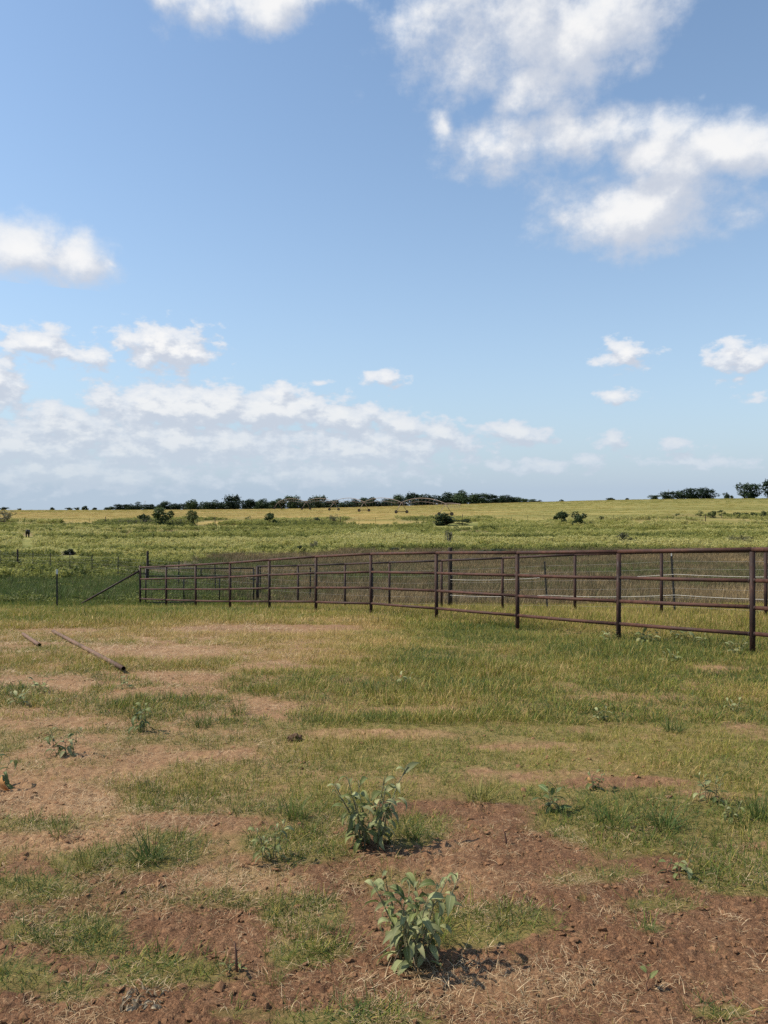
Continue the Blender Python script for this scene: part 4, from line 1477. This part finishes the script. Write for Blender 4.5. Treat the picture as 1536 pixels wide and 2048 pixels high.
# pasture grass, three sizes of tuft with distance
for nm, rng_, dens, protos, sc, lab in (
        ('near_grass', (1.9, 6.6), lambda y: 1150 * min(1, 3.2 / y), NEAR_T, 1.0, 'short green grass growing in patches on the nearest red soil'),
        ('pasture_grass', (6.3, 15), lambda y: 330 * min(1, 9 / y), MID_T, 1.0, 'olive pasture grass between the soil and the near fence'),
        ('fence_line_grass', (14, 31), lambda y: 90 * min(1, 18 / y), FAR_T, 1.0, 'dry and green grass along and inside the pipe pen')):
    X, Y = sample(rng_[0], rng_[1], dens)
    Z, f = ground_z(X, Y)
    keep = RNG.uniform(0, 1, len(X)) < np.where(Y > 26.5, .9, np.clip((f['g'] - .30) * 1.9, 0.03, 1))
    inpen = Y > (24.08 / (np.clip(X / Y, -.9, .9) + 1.028)) - 9
    X, Y, Z = X[keep], Y[keep], Z[keep]
    f = {k: v[keep] for k, v in f.items()}
    s = RNG.uniform(.7, 1.25, len(X)) * (.7 + .45 * np.clip(f['g'], 0, 1.2)) * sc
    cl = fbm(X * 1.7 + 50, Y * 2.2 + 13, 3, .6)
    f['dry'] = np.clip(f['dry'] + (cl - .5) * .55, 0, 1)
    hgt = s * (.45 + .6 * f['n1'] + .75 * np.clip(cl - .3, 0, 1) * 1.3) * np.where(f['fore'] > .5, .95, 1.0)
    # inside the pen dry straw-coloured grass, at far left a lush patch with cloud shade in its dark tint
    line_x = 5.0 - .726 * (Y - 10.3)
    pen = sst(X - line_x, .3, 1.2) * sst(Y, 10, 13)
    lushl = sst(Y, 25.2, 26.2) * (1 - sst(f['px'], 480, 640))
    tint = f['dry'] + RNG.normal(0, .10, len(X))
    tint = tint * (1 - pen) + pen * np.clip(.52 + RNG.normal(0, .15, len(X)) - .35 * sst(f['px'], 1250, 1450) * sst(f['py'], 1250, 1280), 0, 1)
    tint = tint * (1 - lushl) + lushl * np.clip(.10 + RNG.normal(0, .09, len(X)), 0, 1)
    hgt = hgt * (1 + .5 * pen + .9 * lushl)
    pt, rot, scl, idx = pack(X, Y, Z, s, len(protos), .12, hgt)
    gn_scatter(nm, pt, rot, scl, idx, np.clip(tint, 0, 1), protos, lab, 'grass')

# seeding grass of the hollow, cloud shadow painted into its brown, then the green weeds of the far pasture
SEED_T = [tuft_mesh('seed_tuft', 600 + k, M['seed'], 40, .36, .32, .016, .55, 2, .15, .5) for k in range(5)]
X, Y = sample(26, 104, lambda y: 9.0 * min(1, 34 / y))
f = fields(X, Y)
left = 1 - sst(f['px'], 300, 560)
wob = fbm(X * .05, Y * .05, 3) - .5
keep = (RNG.uniform(0, 1, len(X)) > left * sst(Y, 40, 56)) & (Y < 97 + wob * 40) & ~((Y < 30) & (f['px'] < 500))
X, Y = X[keep], Y[keep]; f = {k: v[keep] for k, v in f.items()}; left = left[keep]
s = RNG.uniform(.7, 1.3, len(X)) * (1 + .4 * sst(Y, 40, 90))
tint = .48 + (fbm(X * .12, Y * .2, 3) - .5) * 1.1 + RNG.normal(0, .13, len(X)) + .30 * (1 - sst(Y, 28, 42)) * sst(f['px'], 560, 800) - .55 * left * sst(Y, 26, 34)
pt, rot, scl, idx = pack(X, Y, f['Z'], s, len(SEED_T), .1)
gn_scatter('hollow_grass', pt, rot, scl, idx, np.clip(tint, 0, 1), SEED_T, 'seeding grass in the hollow behind the pen, cloud shadow painted into its dull brown', 'grass')

WEED_T = [weedclump_mesh('weed_clump', 620 + k, M['weedfield'], 160, .75, .6, .075) for k in range(6)]
X, Y = sample(42, 212, lambda y: 2.3 * min(1, 100 / y))
f = fields(X, Y)
wob = fbm(X * .05, Y * .05, 3) - .5
left = 1 - sst(f['px'], 250, 480)
edge = 96 + wob * 40 - 46 * left
clear = ((np.abs(f['px'] - 55) < 16) & (f['py'] > 1066) & (f['py'] < 1094)) | ((np.abs(f['px'] - 138) < 24) & (f['py'] > 1100) & (f['py'] < 1126)) | ((np.abs(f['px'] - 912) < 48) & (f['py'] > 1044) & (f['py'] < 1060))
strip = ell(f['px'], f['py'], [(600, 1064, 520, 4.5, .9), (150, 1069, 160, 4, .8), (1270, 1047, 130, 3.5, .7)])
clump = fbm(X * .05 + 4, Y * .11, 4, .62)
pr = np.clip((clump - .25) * 3.0, .3, 1) * (1 - strip)
keep = ~clear & (Y > edge) & (RNG.uniform(0, 1, len(X)) < pr) & (Y < 203 + wob * 110)
X, Y = X[keep], Y[keep]; clump = clump[keep]; left = left[keep]; f = {k: v[keep] for k, v in f.items()}
s = RNG.uniform(.6, 1.35, len(X)) * (.55 + 1.9 * np.clip(clump - .3, 0, .5)) * (1 - .35 * left * (1 - sst(Y, 60, 90)))
tint = .60 + (fbm(X * .018 + 8, Y * .13, 4, .6) - .5) * 1.9 + (clump - .5) * .8 + RNG.normal(0, .12, len(X)) - .22 * left * (1 - sst(Y, 80, 120))
pt, rot, scl, idx = pack(X, Y, f['Z'], s, len(WEED_T), .08)
gn_scatter('field_weeds', pt, rot, scl, idx, np.clip(tint, 0, 1), WEED_T, 'bright green knee-high weeds filling the far pasture', 'weeds')

# low leafy ground cover in the lush corner behind the brace, its dark tint painting cloud shade
COVER_T = [weedclump_mesh('cover_clump', 640 + k, M['weedfield'], 120, .28, .35, .045) for k in range(4)]
X, Y = sample(25, 44, lambda y: 5.0)
f = fields(X, Y)
keep = (f['px'] < 600) & (f['py'] < 1212) & (RNG.uniform(0, 1, len(X)) < np.clip((f['n1'] - .35) * 3, 0, 1))
X, Y = X[keep], Y[keep]; f = {k: v[keep] for k, v in f.items()}
pt, rot, scl, idx = pack(X, Y, f['Z'], RNG.uniform(.5, 1.1, len(X)), len(COVER_T), .08)
gn_scatter('ground_cover', pt, rot, scl, idx, np.clip(.10 + RNG.normal(0, .12, len(X)), 0, 1), COVER_T, 'low leafy ground cover behind the fence brace at left, cloud shade painted into its dark green', 'ground cover')

# golden field: short dry crop
GOLD_T = [tuft_mesh('gold_tuft', 660 + k, M['grass'], 40, .22, 1.2, .05, .8, 1, .1, .4) for k in range(4)]
X, Y = sample(198, 400, lambda y: .22)
f = fields(X, Y)
wob = fbm(X * .05, Y * .05, 3) - .5
keep = Y > 203 + wob * 110
X, Y = X[keep], Y[keep]; f = {k: v[keep] for k, v in f.items()}
pt, rot, scl, idx = pack(X, Y, f['Z'], RNG.uniform(.6, 1.2, len(X)), len(GOLD_T), .05)
gn_scatter('golden_crop', pt, rot, scl, idx, np.clip(.66 + (fbm(X * .012, Y * .06, 3) - .5) * 1.0 - .24 * sst(f['px'], 700, 1150) + RNG.normal(0, .04, len(X)), 0, 1), GOLD_T, 'short golden crop on the far rising field', 'crop')

# straw litter and soil crumbs on the bare ground
STRAW_T = [tuft_mesh('straw_bit', 680 + k, M['straw'], 13, .048, .06, .0014, .5, 4, 0, .9, 1.25) for k in range(6)]
X, Y = sample(1.9, 20, lambda y: 1100 * min(1, 3.2 / y))
Z, f = ground_z(X, Y)
hay = ell(f['px'], f['py'], [(1000, 1985, 260, 50, 1), (480, 1765, 150, 40, .9), (1100, 1770, 160, 30, .5), (130, 2030, 160, 30, .8), (150, 1640, 220, 60, .6), (900, 2040, 200, 30, .8), (1010, 1830, 100, 20, .8)])
pr = np.clip(.22 + .9 * hay + .20 * f['leftm'] + .15 * f['dryl'] + (f['n2'] - .5) * 1.1 - .6 * f['thick'], 0, 1)
keep = RNG.uniform(0, 1, len(X)) < pr
X, Y, Z = X[keep], Y[keep], Z[keep]
pt, rot, scl, idx = pack(X, Y, Z + .012, RNG.uniform(.5, 1.25, len(X)) * (1 + 1.6 * sst(Y, 4, 13)), len(STRAW_T), .12)
gn_scatter('straw_litter', pt, rot, scl, idx, RNG.uniform(0, 1, len(X)), STRAW_T, 'pale dry straw scattered over the bare soil', 'straw')

CRUMB = []
for k in range(5):
    me = clod_mesh(50 + k, 'crumb', 1, .5); me.materials.append(M['clod']); CRUMB.append(me)
X, Y = sample(1.9, 9, lambda y: 2200 * min(1, 3.0 / y) ** 1.5)
Z, f = ground_z(X, Y)
pr = np.clip(.95 * (f['fore'] * .8 + .15) * (1 - np.clip(f['g'], 0, 1)) + (f['n2'] - .5) * 1.2, 0, 1)
keep = RNG.uniform(0, 1, len(X)) < pr
X, Y, Z = X[keep], Y[keep], Z[keep]
s = .0022 + .013 * RNG.uniform(0, 1, len(X)) ** 7
pt, rot, scl, idx = pack(X, Y, Z + s * .2 + .003, s * RNG.uniform(.8, 1.7, len(X)), len(CRUMB), .4, s * .8)
gn_scatter('soil_crumbs', pt, rot, scl, idx, RNG.uniform(0, 1, len(X)), CRUMB, 'small red-brown soil crumbs on the bare ground', 'soil')

# grass tufts that stand out one by one
BIG_T = [tuft_mesh('tuft_blades', 700 + k, M['tuft'], 90, .19, .055, .0036, .75, 4, .10, .8) for k in range(4)]
for i, (px, py, hpx, wpx, lab) in enumerate([
        (298, 1722, 62, 130, 'big grass tuft with long blades at lower left'), (170, 1742, 44, 90, 'yellowish grass tuft just left of the big tuft at lower left'),
        (78, 1882, 34, 60, 'small bright green grass tuft near the left edge at the bottom'), (590, 1640, 50, 110, 'upright brownish-green grass tuft left of the bushy weed'),
        (826, 1672, 36, 70, 'grass tuft right at the foot of the bushy weed'), (1225, 1648, 56, 150, 'left half of the thick dark grass clump at right'),
        (1330, 1655, 52, 130, 'right half of the thick dark grass clump, with pale blades'), (650, 1862, 38, 80, 'green grass tuft left of the largest weed'),
        (548, 1962, 38, 80, 'grass tuft right of the dark dead stalk at the bottom'), (476, 1428, 44, 70, 'yellow-green grass tuft alone in the middle left'),
        (1518, 1640, 66, 90, 'dark grass tuft at the right edge'), (1176, 1480, 30, 70, 'small grass tuft in the thick pasture right of centre'),
        (1345, 1462, 34, 90, 'dark grass tuft in the thick pasture at right'), (1165, 1812, 24, 30, 'tiny grass tuft of a few upright blades on bare soil'),
        (1262, 1832, 18, 34, 'tiny dark green tuft on the bare soil at right'), (1302, 1876, 20, 60, 'low dark tuft, lowest on the bare soil at right'),
        (1428, 1690, 40, 24, 'thin upright grass tuft below the pale leafy weed'), (405, 1455, 40, 80, 'reddish-green grass tuft between the drooping weed and the clod'),
        (120, 1675, 36, 90, 'spreading grass tuft near the left edge above the bare soil'), (960, 1600, 40, 130, 'dark grass tuft at the edge of the thick pasture')]):
    X, Y, z = gpx(px, py)
    Zg, _ = ground_z(np.array([X]), np.array([Y]))
    o = link('grass_tuft', BIG_T[i % 4])
    hs = hpx * Y / F / .17; ws = min(wpx * Y / F / .30, hs * 1.8)
    o.location = (X, Y, float(Zg[0])); o.scale = (ws, ws, hs); o.rotation_euler = (0, 0, i * 1.7)
    tag(o, lab, 'grass tuft', 'single grass tufts')
